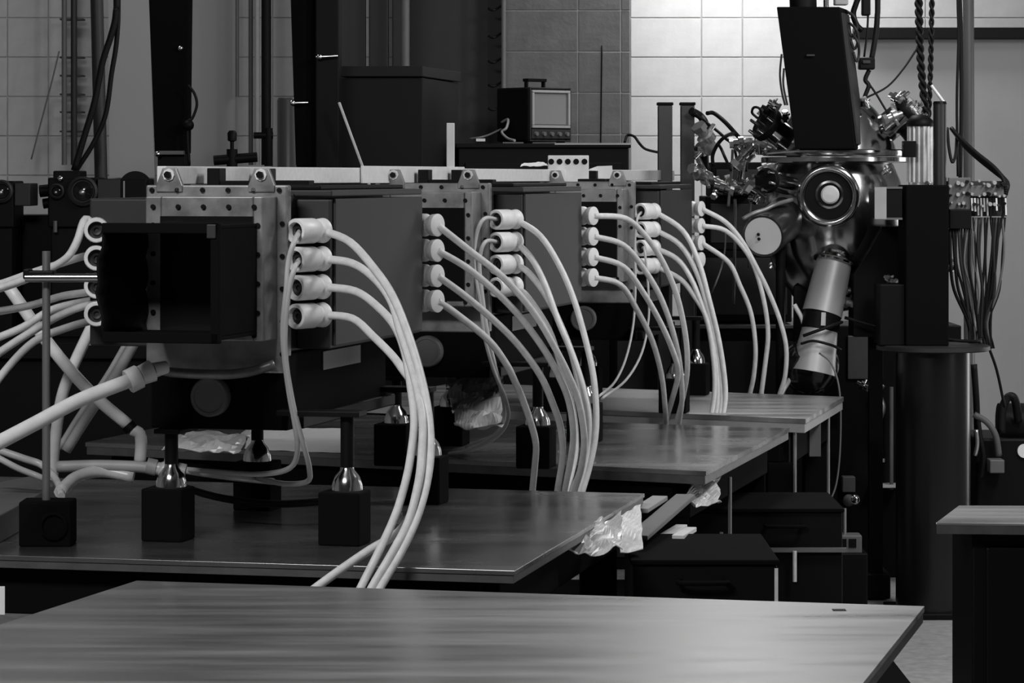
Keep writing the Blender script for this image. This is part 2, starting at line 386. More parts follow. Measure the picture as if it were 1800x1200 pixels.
N3 = [[(1168,372),(1200,405),(1228,460),(1245,520),(1262,590),(1272,650),(1275,700),(1266,750),(1258,790)],
      [(1168,403),(1195,430),(1225,480),(1245,545),(1258,610),(1266,670),(1268,710),(1260,750),(1254,790)],
      [(1168,435),(1190,455),(1215,490),(1235,540),(1252,600),(1260,660),(1261,710),(1254,750),(1250,790)],
      [(1165,465),(1195,490),(1220,520),(1242,560),(1254,630),(1256,690),(1247,750),(1243,790)]]
F3 = [[(1247,365),(1275,390),(1305,425),(1330,470),(1350,510),(1370,560),(1382,610),(1380,660),(1370,694),(1362,720)],
      [(1249,397),(1275,405),(1310,440),(1330,480),(1345,540),(1350,590),(1345,640),(1338,694),(1335,720)],
      [(1249,424),(1280,460),(1300,500),(1320,550),(1328,610),(1325,660),(1318,694),(1315,720)]]
def conn_out(i, z, rear):
    if not rear: p = V((.179, .002, z))+V((.36,.933,0)).normalized()*.095
    else: p = V((.178, .885, z))+V((.92,-.38,0)).normalized()*.095
    return AMPS[i].matrix_basis @ p
def topx(p): return (CX+F*p.x/p.y, HY+F*(CZ-p.z)/p.y, p.y)
for i, (N_, R_, ye, yr) in enumerate(((N1, F1, 6.02, 7.95), (N2, F2, 8.02, 9.95), (N3, F3, 10.12, 11.25))):
    for k, path in enumerate(N_):
        s = topx(conn_out(i, CZS[k], False)); p = [s]+depth(path, s[2], ye, .8)[1:]
        cable('white cable from the %s front connector of the %s' % (ORD4[k], AMPN[i]), p, group='white lamp cables')
    for k, path in enumerate(R_):
        s = topx(conn_out(i, CZS[k], True)); p = [s]+depth(path, s[2], yr, .9)[1:]
        cable('white cable from the %s rear connector of the %s' % (ORD4[k], AMPN[i]), p, group='white lamp cables')
cable('short white cable bending down behind the end of the grey bench', depth([(1396,535),(1413,570),(1410,620),(1392,660),(1372,694),(1362,722)], 11.3, 11.25), group='white lamp cables')
# thin wires from open connector mouths
def wirefrom(i, k, path, Yb, lab, r=.005):
    s = topx(AMPS[i].matrix_basis @ V((.184, .022, CZS[k])))
    cable(lab, [s]+[(x, y, s[2]-.08+(Yb-s[2]+.08)*((n+1)/len(path))**5) for n, (x, y) in enumerate(path)], r, WIRE, 'wire', 'lamp_wire', 'thin lamp wires')
wirefrom(0, 0, [(517,425),(507,460),(503,510),(497,570),(499,620),(508,690),(519,750),(523,790),(510,822),(460,833),(380,829),(310,823)], 7.0, 'thin white wire from the topmost front mouth of the hooded amplifier', .006)
wirefrom(0, 1, [(518,470),(508,510),(502,560),(501,620),(511,690),(523,745),(536,790),(544,825),(540,846),(500,850),(450,840)], 7.05, 'thin white wire from the second front mouth of the hooded amplifier', .006)
wirefrom(1, 0, [(850,385),(836,420),(834,470),(845,530),(852,590),(868,650),(888,700),(893,735),(875,765),(830,790),(790,797)], 8.6, 'thin white wire from the topmost front mouth of the middle amplifier', .0055)
wirefrom(1, 1, [(853,425),(843,460),(848,520),(858,590),(872,650),(884,700),(886,735),(868,765),(820,785)], 8.65, 'thin white wire from the second front mouth of the middle amplifier', .0055)
wirefrom(2, 0, [(1120,385),(1116,430),(1117,500),(1113,570),(1100,630),(1080,672),(1052,697)], 9.3, 'thin white wire from the topmost front mouth of the amplifier beside the chamber', .0042)
wirefrom(2, 2, [(1133,440),(1139,500),(1140,560),(1128,620),(1100,668),(1058,700)], 9.3, 'thin white wire from the third front mouth of the amplifier beside the chamber', .0042)
# left-hand lamp cables
LP = [[(150,385),(135,425),(115,455),(70,480),(20,500),(-20,512)], [(150,450),(110,462),(60,478),(10,496),(-30,508)],
      [(160,512),(110,520),(60,535),(10,545),(-30,550)], [(160,535),(110,552),(60,580),(10,612),(-30,640)]]
for k, path in enumerate(LP):
    s = topx(AMPS[0].matrix_basis @ (V((-.275,.002,CZS[k]))+V((-.36,.933,0)).normalized()*.095))
    cable('white cable leaving the %s connector on the hooded amplifier\'s far side' % ORD4[k], [s]+depth(path, s[2], 6.5)[0:], group='white lamp cables')
cable('white cable sagging behind the steel stand rod below the hood', depth([(175,560),(120,575),(60,600),(10,650),(-25,700)], 6.9, 6.7), group='white lamp cables')
cable('pale cable running level behind the top of the stand rod', depth([(215,520),(150,530),(90,545),(40,575),(-20,600)], 6.9, 6.75), group='white lamp cables')

# ================================================================== rod stand holding the hood
pb = onz(80, 958, TZ)
st = thing('rod_stand', 'steel rod stand with a black magnetic block foot holding the hood', 'stand', pb)
pt(st, 'foot_block', BLACKM, lambda b: b.box(pb.x-.052, pb.x+.058, pb.y-.03, pb.y+.06, TZ, TZ+.095), .004)
pt(st, 'foot_knob', BLACKM, lambda b: b.lathe((pb.x+.022, pb.y-.03, TZ+.045), (0,-1,0), [(.03,0),(.03,.006),(.024,.008),(.023,.002),(.0001,.002)], 20))
zr = at(0, 487, pb.y).z
pt(st, 'upright_rod', mat('rod_dull', .22, .4, metal=.6), lambda b: b.cyl((pb.x, pb.y+.01, TZ+.09), (pb.x, pb.y+.01, zr+.055), .0085))
pt(st, 'cross_rod', STEEL, lambda b: b.cyl(at(45, 488, pb.y-.012), at(196, 488, pb.y-.02), .0095))
pt(st, 'rod_clamp', BLACK, lambda b: (b.box(pb.x-.035, pb.x+.02, pb.y-.02, pb.y+.022, zr-.008, zr+.014), b.box(pb.x-.045, pb.x-.03, pb.y-.02, pb.y+.022, zr-.004, zr+.018)), .003)
# ================================================================== hoses on the left
def hose(label, pts, r, m=CLEAR, cat='hose', name='hose', **k): return cable(label, pts, r, m, cat, name, **k)
ht = thing('water_hose', 'thick white hose with ribbed collar joined to the pipe under the hooded amplifier', 'hose', at(230,668,6.5))
pt(ht, 'hose_tube', WHITEP, lambda b: b.tube([at(*p) for p in ((-30,792,6.2),(60,745,6.3),(140,703,6.4),(232,667,6.5))], .0155, 12, 5))
pt(ht, 'collar', WHITEP, lambda b: (b.cyl(at(225,671,6.5), at(245,661,6.51), .026, .026, 10), b.cyl(at(247,660,6.51), at(268,651,6.52), .021, .024, 10), b.cyl(at(268,651,6.52), at(292,645,6.54), .017, .014, 12)))
pt(ht, 'metal_pipe', ALU, lambda b: b.tube([at(*p) for p in ((284,650,6.54),(310,655,6.55),(390,658,6.56),(440,653,6.57),(482,640,6.58))], .0105, 10, 5))
hose('white flat hose slanting across the dark bench from the stand rod to a clear fitting', [(12,500,7.0),(90,610,7.0),(160,690,7.0),(226,747,7.0)], .0145, WHITEP)
hose('white hose falling steeply behind the stand rod from below the hood', [(168,560,7.1),(130,640,7.1),(108,700,7.1),(95,790,7.1),(92,850,7.1)], .0135, WHITEP)
hose('grey translucent hose slanting down behind the white hoses', [(238,600,7.3),(200,665,7.3),(155,730,7.3),(116,792,7.3)], .0125, LGREY)
hose('second grey translucent hose lying alongside its twin below the hood', [(224,600,7.33),(186,665,7.33),(140,730,7.33),(104,788,7.33)], .008, LGREY)
hose('black thin hose behind the hooded amplifier\'s foot', [(305,850,7.1),(380,873,7.0),(470,885,6.95),(555,882,6.9),(620,872,6.95)], .0085, RUBBER)
hose('milky hose running level over the dark bench to the brass cross fitting', [(100,820,6.9),(170,818,6.9),(240,820,6.9),(275,824,6.9)], .013, LGREY)
hose('milky hose bowed over the dark bench below the level one', [(105,865,6.75),(135,838,6.85),(180,828,6.9),(235,838,6.9)], .014, CLEAR)
hose('pale hose pair end drooping beside the stand rod', [(-20,785,6.9),(40,805,6.9),(75,818,6.9),(100,845,6.85),(108,872,6.7)], .0085, CLEAR)
hose('pale hose drooping below its neighbour beside the stand rod', [(-20,795,7.0),(30,822,7.0),(70,838,7.0),(90,850,6.95)], .0075, CLEAR)
hose('flat tan hose from the cross fitting to behind the jack foot', [(300,822,6.95),(360,832,6.95),(420,840,7.0),(480,846,7.1)], .008, CLEAR)
ff = thing('clear_fitting', 'clear elbow fitting at the end of the flat white hose', 'fitting', at(246,790,7.0))
pt(ff, 'fitting_body', CLEAR, lambda b: b.tube([at(*p) for p in ((232,755,7.0),(246,763,7.0),(248,785,7.0),(246,812,7.0))], .014, 12, 4))
pt(ff, 'fitting_ring', BLACK, lambda b: b.cyl(at(224,746,7.0), at(232,755,7.0), .0165))
cf = thing('cross_fitting', 'pale cross fitting joining hoses on top of the black jack foot', 'fitting', at(290,825,6.62))
pt(cf, 'fitting_body', CLEAR, lambda b: (b.cyl(at(268,822,6.65), at(325,828,6.65), .014), b.cyl(at(300,800,6.65), at(290,852,6.65), .012), b.ball(at(290,826,6.65), .019)))
pt(cf, 'hex_nut', LGREY, lambda b: b.cyl(at(258,818,6.65), at(275,822,6.65), .019, seg=6))
pt(cf, 'hex_nut', LGREY, lambda b: b.cyl(at(312,826,6.65), at(326,829,6.65), .018, seg=6))
# tray edge at far left
solo('metal_tray', 'flat grey metal tray with a thick dark rim beside the stand foot', 'tray', MGREY,
     lambda b: b.prism([(q.x, q.y) for q in (onz(-120,925,.86), onz(0,905,.86), onz(100,850,.86), onz(60,835,.86), onz(-120,870,.86))], .80, .86), onz(0,880,.8), bev=.003)
solo('white_card', 'small white card standing by the edge of the broad bench', 'card', PAPER,
     lambda b: b.obox(at(-14,1055,6.0), (.05, .003, .055)), at(-14,1055,6.0))
# pale bag on the third bench behind hooded amplifier
def crumple(b, quad, n, amp, seed, thick=0.):
    a, c, d, e = [V(q) for q in quad]; vs, fs = [], []
    nm = (c-a).cross(e-a).normalized()
    for i in range(n+1):
        for j in range(n+1):
            s, t = i/n, j/n
            p = a*(1-s)*(1-t)+c*s*(1-t)+d*s*t+e*(1-s)*t
            h = mnoise.noise(p*14+V((seed,0,0)))+.6*mnoise.noise(p*33+V((0,seed,0)))
            vs.append(p+nm*amp*h+V((mnoise.noise(p*20), 0, mnoise.noise(p*21+V((3,3,3)))))*amp*.5)
    for i in range(n):
        for j in range(n): q = i*(n+1)+j; fs.append((q, q+n+1, q+n+2, q+1))
    b.add(vs, fs, False)
def sheet(name, label, cat, quad, n=14, amp=.02, seed=1, m=FOIL, th=.002):
    o = solo(name, label, cat, m, lambda b: crumple(b, quad, n, amp, seed), quad[0])
    s = o.modifiers.new('thick', 'SOLIDIFY'); s.thickness = th; return o
sheet('plastic_bag', 'crumpled pale plastic bag lying behind the jack foot of the hooded amplifier', 'bag',
      [at(285,790,8.3), at(420,792,8.35), at(440,760,8.7), at(330,757,8.7)], 16, .018, 3, CLEAR)
sheet('paper_sheet', 'pale paper sheet lying flat on the bench beneath the hooded amplifier', 'paper',
      [onz(430,788,.803), onz(600,795,.803), onz(620,752,.803), onz(440,752,.803)], 10, .003, 5, PAPER)
sheet('crumpled_cloth', 'crumpled pale cloth on the bench under the middle amplifier', 'cloth',
      [at(800,752,8.35), at(885,752,8.35), at(885,655,8.9), at(785,665,8.9)], 16, .022, 8, CLEAR)
sheet('foil_scrap', 'crumpled foil scrap standing beside the white cable bundle', 'foil',
      [at(684,789,8.66), at(728,789,8.66), at(725,735,8.75), at(697,735,8.75)], 10, .02, 11, FOIL)
sheet('foil_blanket', 'crumpled foil blanket hanging under the sloping edge of the dark bench', 'foil',
      [at(985,966,6.75), at(1094,966,6.85), at(1090,908,7.05), at(1060,912,7.0)], 18, .03, 21, FOIL)
sheet('foil_curtain', 'smooth bright foil strip hanging at the corner of the dark bench', 'foil',
      [at(1092,967,7.0), at(1130,966,7.05), at(1127,884,7.3), at(1092,905,7.2)], 14, .008, 31, ALUB)
sheet('foil_liner', 'bright crumpled foil hanging below the middle bench corner', 'foil',
      [at(1200,890,8.1), at(1266,886,8.3), at(1264,832,8.5), at(1218,842,8.3)], 14, .02, 41, FOIL)

# ================================================================== things under the benches
def plank(name, label, cat, a, b_, w_, h_, m): return solo(name, label, cat, m, lambda b: b.bar(a, b_, w_, h_), a, bev=.002)
plank('floor_strut', 'pale slanting strut between two benches below the foil', 'strut', at(1120,945,7.2), at(1205,872,7.9), .05, .012, MGREY)
plank('floor_strut', 'short pale strut beside the foil curtain', 'strut', at(1125,897,7.5), at(1160,875,7.8), .04, .012, LGREY)
plank('bright_bracket', 'bright metal bracket edge gleaming above the black chest', 'bracket', at(1155,950,7.4), at(1198,924,7.9), .03, .008, ALUB)
plank('bright_bracket', 'short bright metal tab beyond the gleaming bracket', 'bracket', at(1192,944,7.4), at(1214,930,7.7), .03, .012, ALUB)
def chest(label, x0, x1, y0, Ya, Yb, lip):
    a = at(x0, y0, Ya); c = at(x1, y0, Ya)
    t = thing('equipment_chest', label, 'chest', (a.x, Ya, 0))
    pt(t, 'body', BLACK, lambda b: b.box(a.x, c.x, Ya, Yb, 0, a.z-.012), .005)
    pt(t, 'lid', BLACKM, lambda b: b.box(a.x-.005, c.x+.005, Ya-.008, Yb+.005, a.z-.012, a.z), .003)
    if not lip: pt(t, 'corner_trim', ALUB, lambda b: b.box(c.x-.006, c.x+.002, Ya-.004, Ya, .1, a.z-.02))
    pt(t, 'handle', BLACKM, lambda b: b.tube([(c.x-.22,Ya,a.z-.05),(c.x-.22,Ya-.03,a.z-.05),(c.x-.12,Ya-.03,a.z-.05),(c.x-.12,Ya,a.z-.05)], .006, 8, 3))
    if lip: pt(t, 'pull_rod', ALUB, lambda b: b.cyl(at(1397,968,Ya-.022), at(1397,1022,Ya-.022), .006))
    if lip: pt(t, 'lip', MGREY, lambda b: b.box(a.x+.3, c.x+.01, Ya-.02, Ya, lip, lip+.012))
    return t
chest('low black equipment chest with a plain lid under the benches', 1112, 1366, 983, 7.0, 7.5, None)
chest('black equipment chest with a pale lip below the grey bench', 1130, 1481, 893, 8.95, 9.4, at(0,969,8.95).z)
def rod(label, x, y0, y1, Y, r=.006, m=BRUSH): return solo('threaded_rod', label, 'rod', m, lambda b: b.cyl(at(x,y1,Y), at(x,y0,Y), r, seg=10), at(x,y1,Y), group='thin steel rods below the benches')
rod('long thin steel rod hanging at the corner of the middle bench', 1397, 758, 1168, 9.95)
rod('long thin steel rod hanging at the corner of the grey bench', 1456, 731, 1112, 10.6)
rod('steel rod standing under the middle bench beside the foil', 1283, 838, 965, 8.6, .0055)
rod('short bright rod beside the steel rod under the middle bench', 1268, 935, 967, 8.6, .005)
rod('short bright rod below the outlet box', 1485, 893, 944, 10.74, .006)
rod('thin dark rod hanging beside the long steel rod', 1388, 758, 890, 9.98, .004, DGREY)
cable('thin grey cord looping from the round lens tube to the chest', depth([(1440,620),(1462,640),(1476,690),(1477,780),(1470,850),(1455,888)], 11.0, 10.9), .0035, MGREY, 'cord', 'cable')
solo('grey_bracket', 'grey sheet bracket hanging under the grey bench', 'bracket', MGREY, lambda b: b.hexa([at(1424,745,10.3),at(1443,740,10.3),at(1443,740,10.32),at(1424,745,10.32),at(1424,745,10.3),at(1443,740,10.3),at(1443,740,10.32),at(1424,745,10.32)]) if 0 else b.prism([(at(1423,740,10.3).x,10.3),(at(1443,740,10.3).x,10.3),(at(1443,740,10.3).x,10.34),(at(1423,740,10.3).x,10.34)], at(0,802,10.3).z, at(0,735,10.3).z), at(1433,770,10.3))
ob = at(1490, 972, 10.7)
t = thing('outlet_box', 'grey outlet box with dark sockets lying below the chamber', 'outlet', (ob.x, ob.y, ob.z))
pt(t, 'body', MGREY, lambda b: b.box(ob.x-.055, ob.x+.05, ob.y, ob.y+.09, ob.z-.0, ob.z+.062), .004)
pt(t, 'socket', BLACK, lambda b: (b.box(ob.x-.03, ob.x-.004, ob.y-.003, ob.y+.01, ob.z+.02, ob.z+.05), b.box(ob.x+.004, ob.x+.03, ob.y-.003, ob.y+.01, ob.z+.02, ob.z+.05)))
pt(t, 'pedestal', BLACK, lambda b: b.box(ob.x-.07, ob.x+.07, ob.y, ob.y+.16, 0, ob.z), .005)

# ================================================================== right foreground bench
rb0 = onz(1645, 918, TZ)
t = thing('side_bench', 'black cabinet bench with a pale overhanging top near the pump column', 'bench', (rb0.x+.4, rb0.y+.2, 0))
P = [onz(1645,918,TZ), onz(2250,925,TZ), onz(2250,890,TZ), onz(1685,888,TZ)]
pt(t, 'bench_top', BENCH, lambda b: b.prism([(p.x,p.y) for p in P], TZ-.006, TZ), .002)
pt(t, 'edge_band', EDGE, lambda b: b.prism([(p.x+.002,p.y+.002) for p in P], TZ-.026, TZ-.006), .001)
xb = (1709-CX)*6.98/F
pt(t, 'cabinet_body', BLACK, lambda b: b.box(xb, xb+.7, 6.98, 7.3, 0, TZ-.026), .005)
pt(t, 'cabinet_door', BLACK, lambda b: b.box(xb+.03, xb+.4, 6.965, 6.98, .08, TZ-.06), .004)

# ================================================================== pump column
pc = V(((1640-CX)*11.1/F, 11.1, 0))
t = thing('pump_column', 'tall black cylindrical pump column with a round flange on top', 'pump', pc)
zt = at(0, 610, 11.1).z
pt(t, 'barrel', mat('black_gloss', .006, .27, spec=.5), lambda b: b.lathe(pc+V((0,0,.02)), (0,0,1), [(.134,0),(.134,zt-.03)], 48))
pt(t, 'flange', DGREY, lambda b: b.lathe(pc+V((0,0,zt-.012)), (0,0,1), [(.195,0),(.205,.004),(.205,.018),(.195,.022)], 48))
pt(t, 'foot_plate', BLACK, lambda b: b.box(pc.x-.16, pc.x+.17, pc.y-.16, pc.y+.17, 0, .022), .004)
cable('black cord stretched from the lens tube onto the column flange', depth([(1485,558),(1540,573),(1610,588),(1680,598),(1725,600)], 11.2, 11.05), .006, RUBBER, 'cord', 'cable')

# ================================================================== vacuum chamber
YC = 11.6; K = YC/F
def A(x, y, d=0.): return at(x, y, YC+d)
ax = A(1468, 400); XCH = ax.x
def zz(y): return CZ-(y-HY)*K
t = CH = thing('vacuum_chamber', 'polished steel vacuum chamber with bell dome and round window, on a black stand', 'vacuum chamber', (XCH, YC, 0))
def vl(b, prof, seg=56): b.lathe((XCH, YC, 0), (0,0,1), [(r*K, zz(y)) for r, y in prof], seg)
pt(t, 'body', STEEL, lambda b: vl(b, [(8,548),(40,542),(75,520),(100,487),(118,445),(126,400),(124,355),(114,318),(102,290),(98,286)]))
pt(t, 'flange', STEEL, lambda b: vl(b, [(100,287),(128,286),(130,284),(130,277),(128,276)]))
pt(t, 'flange', STEEL, lambda b: vl(b, [(122,274.5),(126,274),(127,272),(127,265),(125,263),(100,263)]))
pt(t, 'bell_dome', STEEL, lambda b: vl(b, [(106,263),(104,255),(97,238),(86,215),(72,194),(55,177),(30,165),(1,161)]))
vp = A(1457, 343, -.262); vd = V((-.16,-1,-.06)).normalized()
vf = pt(t, 'viewport', STEEL, lambda b: b.lathe(vp-vd*.05, vd, [(.085,0),(.085,.05)]+[(.101+.016*math.cos(g),.072+.018*math.sin(g)) for g in [math.radians(-150+k*25) for k in range(14)]], 40))
pt(t, 'viewport_glass', BLACK, lambda b: b.lathe(vp-vd*.05, vd, [(.0865,.068),(.0865,.0745),(.0001,.0755)], 40), parent=vf)
vf2 = pt(t, 'inner_ring', STEEL, lambda b: b.lathe(vp+V((0.004,0,.004)), vd, [(.052,.016),(.052,.030),(.044,.032),(.042,.020)], 32), parent=vf)
def A2(x,y,d=0.): return A(x,y,d)
pt(t, 'lens', LENS, lambda b: b.lathe(vp+V((0.006,0,.004)), vd, [(.034,.016),(.034,.030),(.028,.036),(.0001,.038)], 28), parent=vf)
# lens tube under the body
u0, u1 = A(1466,462,-.26), A(1445,552,-.30)
TUBEM = mat('tube_anodised', .42, .42, metal=.3, nz=.06)
lt = pt(t, 'lens_tube', TUBEM, lambda b: b.cyl(u0, u1, .066, .074, 32))
pt(t, 'tube_collar', STEEL, lambda b: b.lathe(u0-(u1-u0).normalized()*.012, u1-u0, [(.05,-.03),(.06,-.01),(.078,0),(.08,.004),(.078,.012),(.066,.014)], 32), parent=lt)
u2 = A(1441,580,-.31)
pt(t, 'clamp_band', BLACK, lambda b: b.cyl(u1, u2, .072, .070, 32), parent=lt)
pt(t, 'buckle', ALUB, lambda b: b.bar(A(1448,549,-.375), A(1447,572,-.38), .014, .01), parent=lt)
u3 = A(1428,655,-.33)
lc = pt(t, 'lens_barrel', TUBEM, lambda b: b.cyl(u2, u3, .066, .084, 32))
u4 = A(1428,640,-.40); dv = V((-.25,-1,-.55)).normalized()
pt(t, 'barrel_head', mat('head_black', .008, .15), lambda b: b.lathe(u3+V((0,.06,.03)), dv, [(.098,0),(.102,.02),(.098,.05),(.085,.085),(.055,.11),(.0001,.118)], 32), parent=lc)
pt(t, 'barrel_rim', STEEL, lambda b: b.lathe(u3+V((0,.06,.03)), dv, [(.099,-.012),(.105,-.008),(.105,.006),(.101,.010)], 32), parent=lc)
pt(t, 'strap', RUBBER, lambda b: b.tube([A(1408,604,-.40),A(1430,599,-.42),A(1460,606,-.41),A(1478,614,-.36)], .005))
pt(t, 'strap', RUBBER, lambda b: b.tube([A(1412,590,-.40),A(1440,580,-.42),A(1462,572,-.41),A(1480,566,-.36)], .006))
# ports
def port(name, p0, p1, r, m, parent=None):
    d = (p1-p0).normalized(); L = (p1-p0).length
    o = pt(CH, name, m, lambda b: b.cyl(p0, p1, r, r*.95, 24))
    pt(CH, 'port_rim', BLACK, lambda b: b.lathe(p0, d, [(r*.5,L),(r*1.28,L),(r*1.3,L+.006),(r*1.3,L+.022),(r*1.25,L+.026),(.0001,L+.026)], 24), parent=o)
    for k in range(6):
        a = d.orthogonal().normalized(); b_ = d.cross(a); g = k*math.pi/3
        c = p1+d*.024+(a*math.cos(g)+b_*math.sin(g))*r*1.1
        pt(CH, 'clamp_screw', CHROME, lambda b: b.cyl(c, c+d*.028, .007, .006, 8), parent=o)
    return o
port('side_port', A(1405,262,-.06), A(1352,222,-.12), .052, STEEL)
port('side_port', A(1540,240,-.02), A(1592,196,-.06), .056, STEEL)
port('side_port', A(1400,330,-.15), A(1352,318,-.3), .036, STEEL)
port('side_port', A(1545,450,-.1), A(1594,462,-.22), .042, STEEL)
def blk(b):
    q = [(1550,398),(1602,398),(1602,592),(1500,592),(1500,482),(1528,438)]; f = [A(x,y,-.29) for x,y in q]; g = [p+V((0,.17,0)) for p in f]; n = 6
    b.add(f+g, [tuple(range(n)), tuple(range(2*n-1,n-1,-1))]+[((i+1)%n,i,n+i,n+(i+1)%n) for i in range(n)])
pt(t, 'dark_reflection_block', BLACK, blk, .004)  # black block added for the dark reflection low on the steel body
for dx, dy in ((-.14,-.1), (.14,-.1), (0,.18)):
    pt(t, 'leg', BLACK, lambda b: b.box(XCH+dx-.025, XCH+dx+.025, YC+dy-.025, YC+dy+.025, .1, zz(500)))
pt(t, 'plinth', BLACK, lambda b: b.box(XCH-.19, XCH+.19, YC-.16, YC+.25, .006, .1), .006)
solo('floor_dark_sheet', 'black sheet added to darken the floor below the chamber', 'added sheet', BLACKM, lambda b: b.box(.1, 1.24, 9.5, 12.0, 0, .006), (.7,10.7,0))  # added sheet that turns the open floor black here
# tilted black enclosure on the dome
bx = thing('detector_box', 'tall matte black box tilted against the dome of the steel chamber', 'box', A(1450,262,-.28))
fr = [A(1398,262,-.30), A(1503,262,-.30), A(1476,12,-.34), A(1365,12,-.34)]
bk = V((.062,.24,0))
pt(bx, 'body', BLACKM, lambda b: b.hexa([fr[0],fr[1],fr[1]+bk,fr[0]+bk,fr[3],fr[2],fr[2]+bk*.8,fr[3]+bk*.8]), .004)
pt(bx, 'side_cover', DGREY, lambda b: b.hexa([fr[1]+bk*.1+V((.001,0,.02)),fr[1]+bk*.1+V((.008,0,.02)),fr[1]+bk*.95+V((.008,0,.02)),fr[1]+bk*.95+V((.001,0,.02)),
    fr[2]+bk*.1+V((.001,0,-.02)),fr[2]+bk*.1+V((.008,0,-.02)),fr[2]+bk*.75+V((.008,0,-.02)),fr[2]+bk*.75+V((.001,0,-.02))]))
pt(bx, 'latch', DGREY, lambda b: b.bar(A(1418,97,-.335), A(1432,97,-.335), .006, .006))
pt(bx, 'mount_head', BLACK, lambda b: (b.cyl(A(1412,14,-.26), A(1410,-40,-.26), .05, .05, 20)))
pt(bx, 'mount_post', STEEL, lambda b: b.cyl(A(1452,14,-.2), A(1452,-60,-.2), .01, .01, 12))
pt(bx, 'top_plate', LGREY, lambda b: b.obox(A(1478,2,-.2), (.05,.06,.03)), .004)
for k in range(3):
    pt(bx, 'cable_loop', DGREY, lambda b: b.tube([A(1488+k*5,20+k*20,-.2),A(1502+k*3,30+k*22,-.22),A(1506+k*2,50+k*22,-.2),A(1498+k*4,64+k*22,-.2),A(1490+k*5,48+k*22,-.2)], .0055, 8, 5))
# camera with a pale round face
cm = thing('round_camera', 'dark cylindrical camera with a pale round face beside the steel chamber', 'camera', A(1341,415,-.45))
cdv = (A(1395,372,-.05)-A(1341,415,-.42)).normalized(); c0 = A(1341,415,-.42)
pt(cm, 'housing', mat('housing_dark', .03, .25, metal=.3), lambda b: b.lathe(c0, cdv, [(.070,.004),(.077,0),(.079,.012),(.079,.32),(.07,.33)], 36))
pt(cm, 'face', LENS, lambda b: b.lathe(c0, cdv, [(.0001,.001),(.069,.001),(.069,.006)], 36))
pt(cm, 'face_screw', BLACK, lambda b: b.ball(A(1333,412,-.422), .006))
pt(cm, 'face_screw', BLACK, lambda b: b.ball(A(1334,420,-.422), .006))
pt(cm, 'bracket', ALU, lambda b: b.tube([A(1305,385,-.4),A(1325,375,-.4),A(1345,368,-.38),A(1362,360,-.36),A(1392,351,-.3)], .008, 8, 4))
pt(cm, 'support_post', BLACK, lambda b: b.cyl(A(1372,400,-.2), V((A(1372,400,-.2).x, YC-.2, .1)), .018))

# instruments beside the chamber
def box_thing(name, label, cat, x0, x1, y0, y1, Ya, Yb, m, zb=None, bev=.005, extra=None):
    a = at(x0,y1,Ya); c = at(x1,y0,Ya); z0 = a.z if zb is None else zb
    t = thing(name, label, cat, ((a.x+c.x)/2, Ya, z0))
    pt(t, 'body', m, lambda b: b.box(a.x, c.x, Ya, Yb, z0, c.z), bev)
    if extra: extra(t, a.x, c.x, z0, c.z, Ya, Yb)
    return t
def feet(t, x0, x1, z0, z1, Ya, Yb):
    pt(t, 'front_panel', DGREY, lambda b: b.box(x0+.02, x1-.02, Ya-.006, Ya, z0+.03, z1-.03), .002)
def drawers(n, m=BLACK):
    def f(t, x0, x1, z0, z1, Ya, Yb):
        h = (z1-z0-.06)/n
        for k in range(n):
            d = pt(t, 'drawer', m, lambda b: b.box(x0+.02, x1-.02, Ya-.012, Ya, z0+.03+k*h+.006, z0+.03+(k+1)*h-.006), .003)
            pt(t, 'handle', DGREY, lambda b: b.box((x0+x1)/2-.05, (x0+x1)/2+.05, Ya-.03, Ya-.012, z0+.03+(k+.5)*h-.006, z0+.03+(k+.5)*h+.006), .002, parent=d)
    return f
def edge_top(t, x0, x1, z0, z1, Ya, Yb):
    pt(t, 'top_edge', MGREY, lambda b: b.box(x0-.01, x1+.01, Ya-.02, Yb, z1, z1+.014), .002)
    n = 4; wd = (x1-x0)/n
    for k in range(n): pt(t, 'door', DGREY, lambda b: b.box(x0+k*wd+.01, x0+(k+1)*wd-.01, Ya-.012, Ya, z0+.05, z1-.05), .003)
box_thing('base_cabinet', 'long black base cabinet with a pale top edge behind the white cables', 'cabinet', 1080, 1425, 577, 900, 12.35, 13.0, BLACK, 0., extra=edge_top)
zt_ = at(0,575,12.35).z+.006
box_thing('instrument_box', 'wide black instrument box on the base cabinet beside the chamber', 'instrument', 1225, 1392, 440, 575, 12.4, 12.9, BLACK, zt_+.012, extra=feet)
zq = at(0,440,12.4).z
box_thing('instrument_box', 'upper black instrument box stacked beside the chamber under tangled cables', 'instrument', 1240, 1400, 345, 440, 12.42, 12.85, BLACK, zq, extra=feet)
zq2 = at(0,345,12.42).z
box_thing('instrument_box', 'small black instrument box topmost of the stack beside the chamber', 'instrument', 1250, 1385, 285, 345, 12.45, 12.8, BLACK, zq2, extra=feet)
for x0, x1, yb, lab in ((1157,1182,0,'dark grey square post nearer the wall screen, behind the beam end'), (1197,1221,0,'dark grey square post next to the tangled cables beside the chamber')):
    a = at(x0,185,12.15); c = at(x1,185,12.15)
    tp = thing('square_post', lab, 'post', ((a.x+c.x)/2, 12.15, 0))
    pt(tp, 'shaft', mat('post_grey', .07, .5, nz=.1), lambda b: b.box(a.x, c.x, 12.15, 12.21, .02, a.z), .004)
    pt(tp, 'foot', BLACK, lambda b: b.box(a.x-.04, c.x+.04, 12.1, 12.26, 0, .02), .003)
    pt(tp, 'cap', BLACK, lambda b: b.box(a.x-.004, c.x+.004, 12.146, 12.214, a.z, a.z+.012), .003)
RNG = random.Random(4)
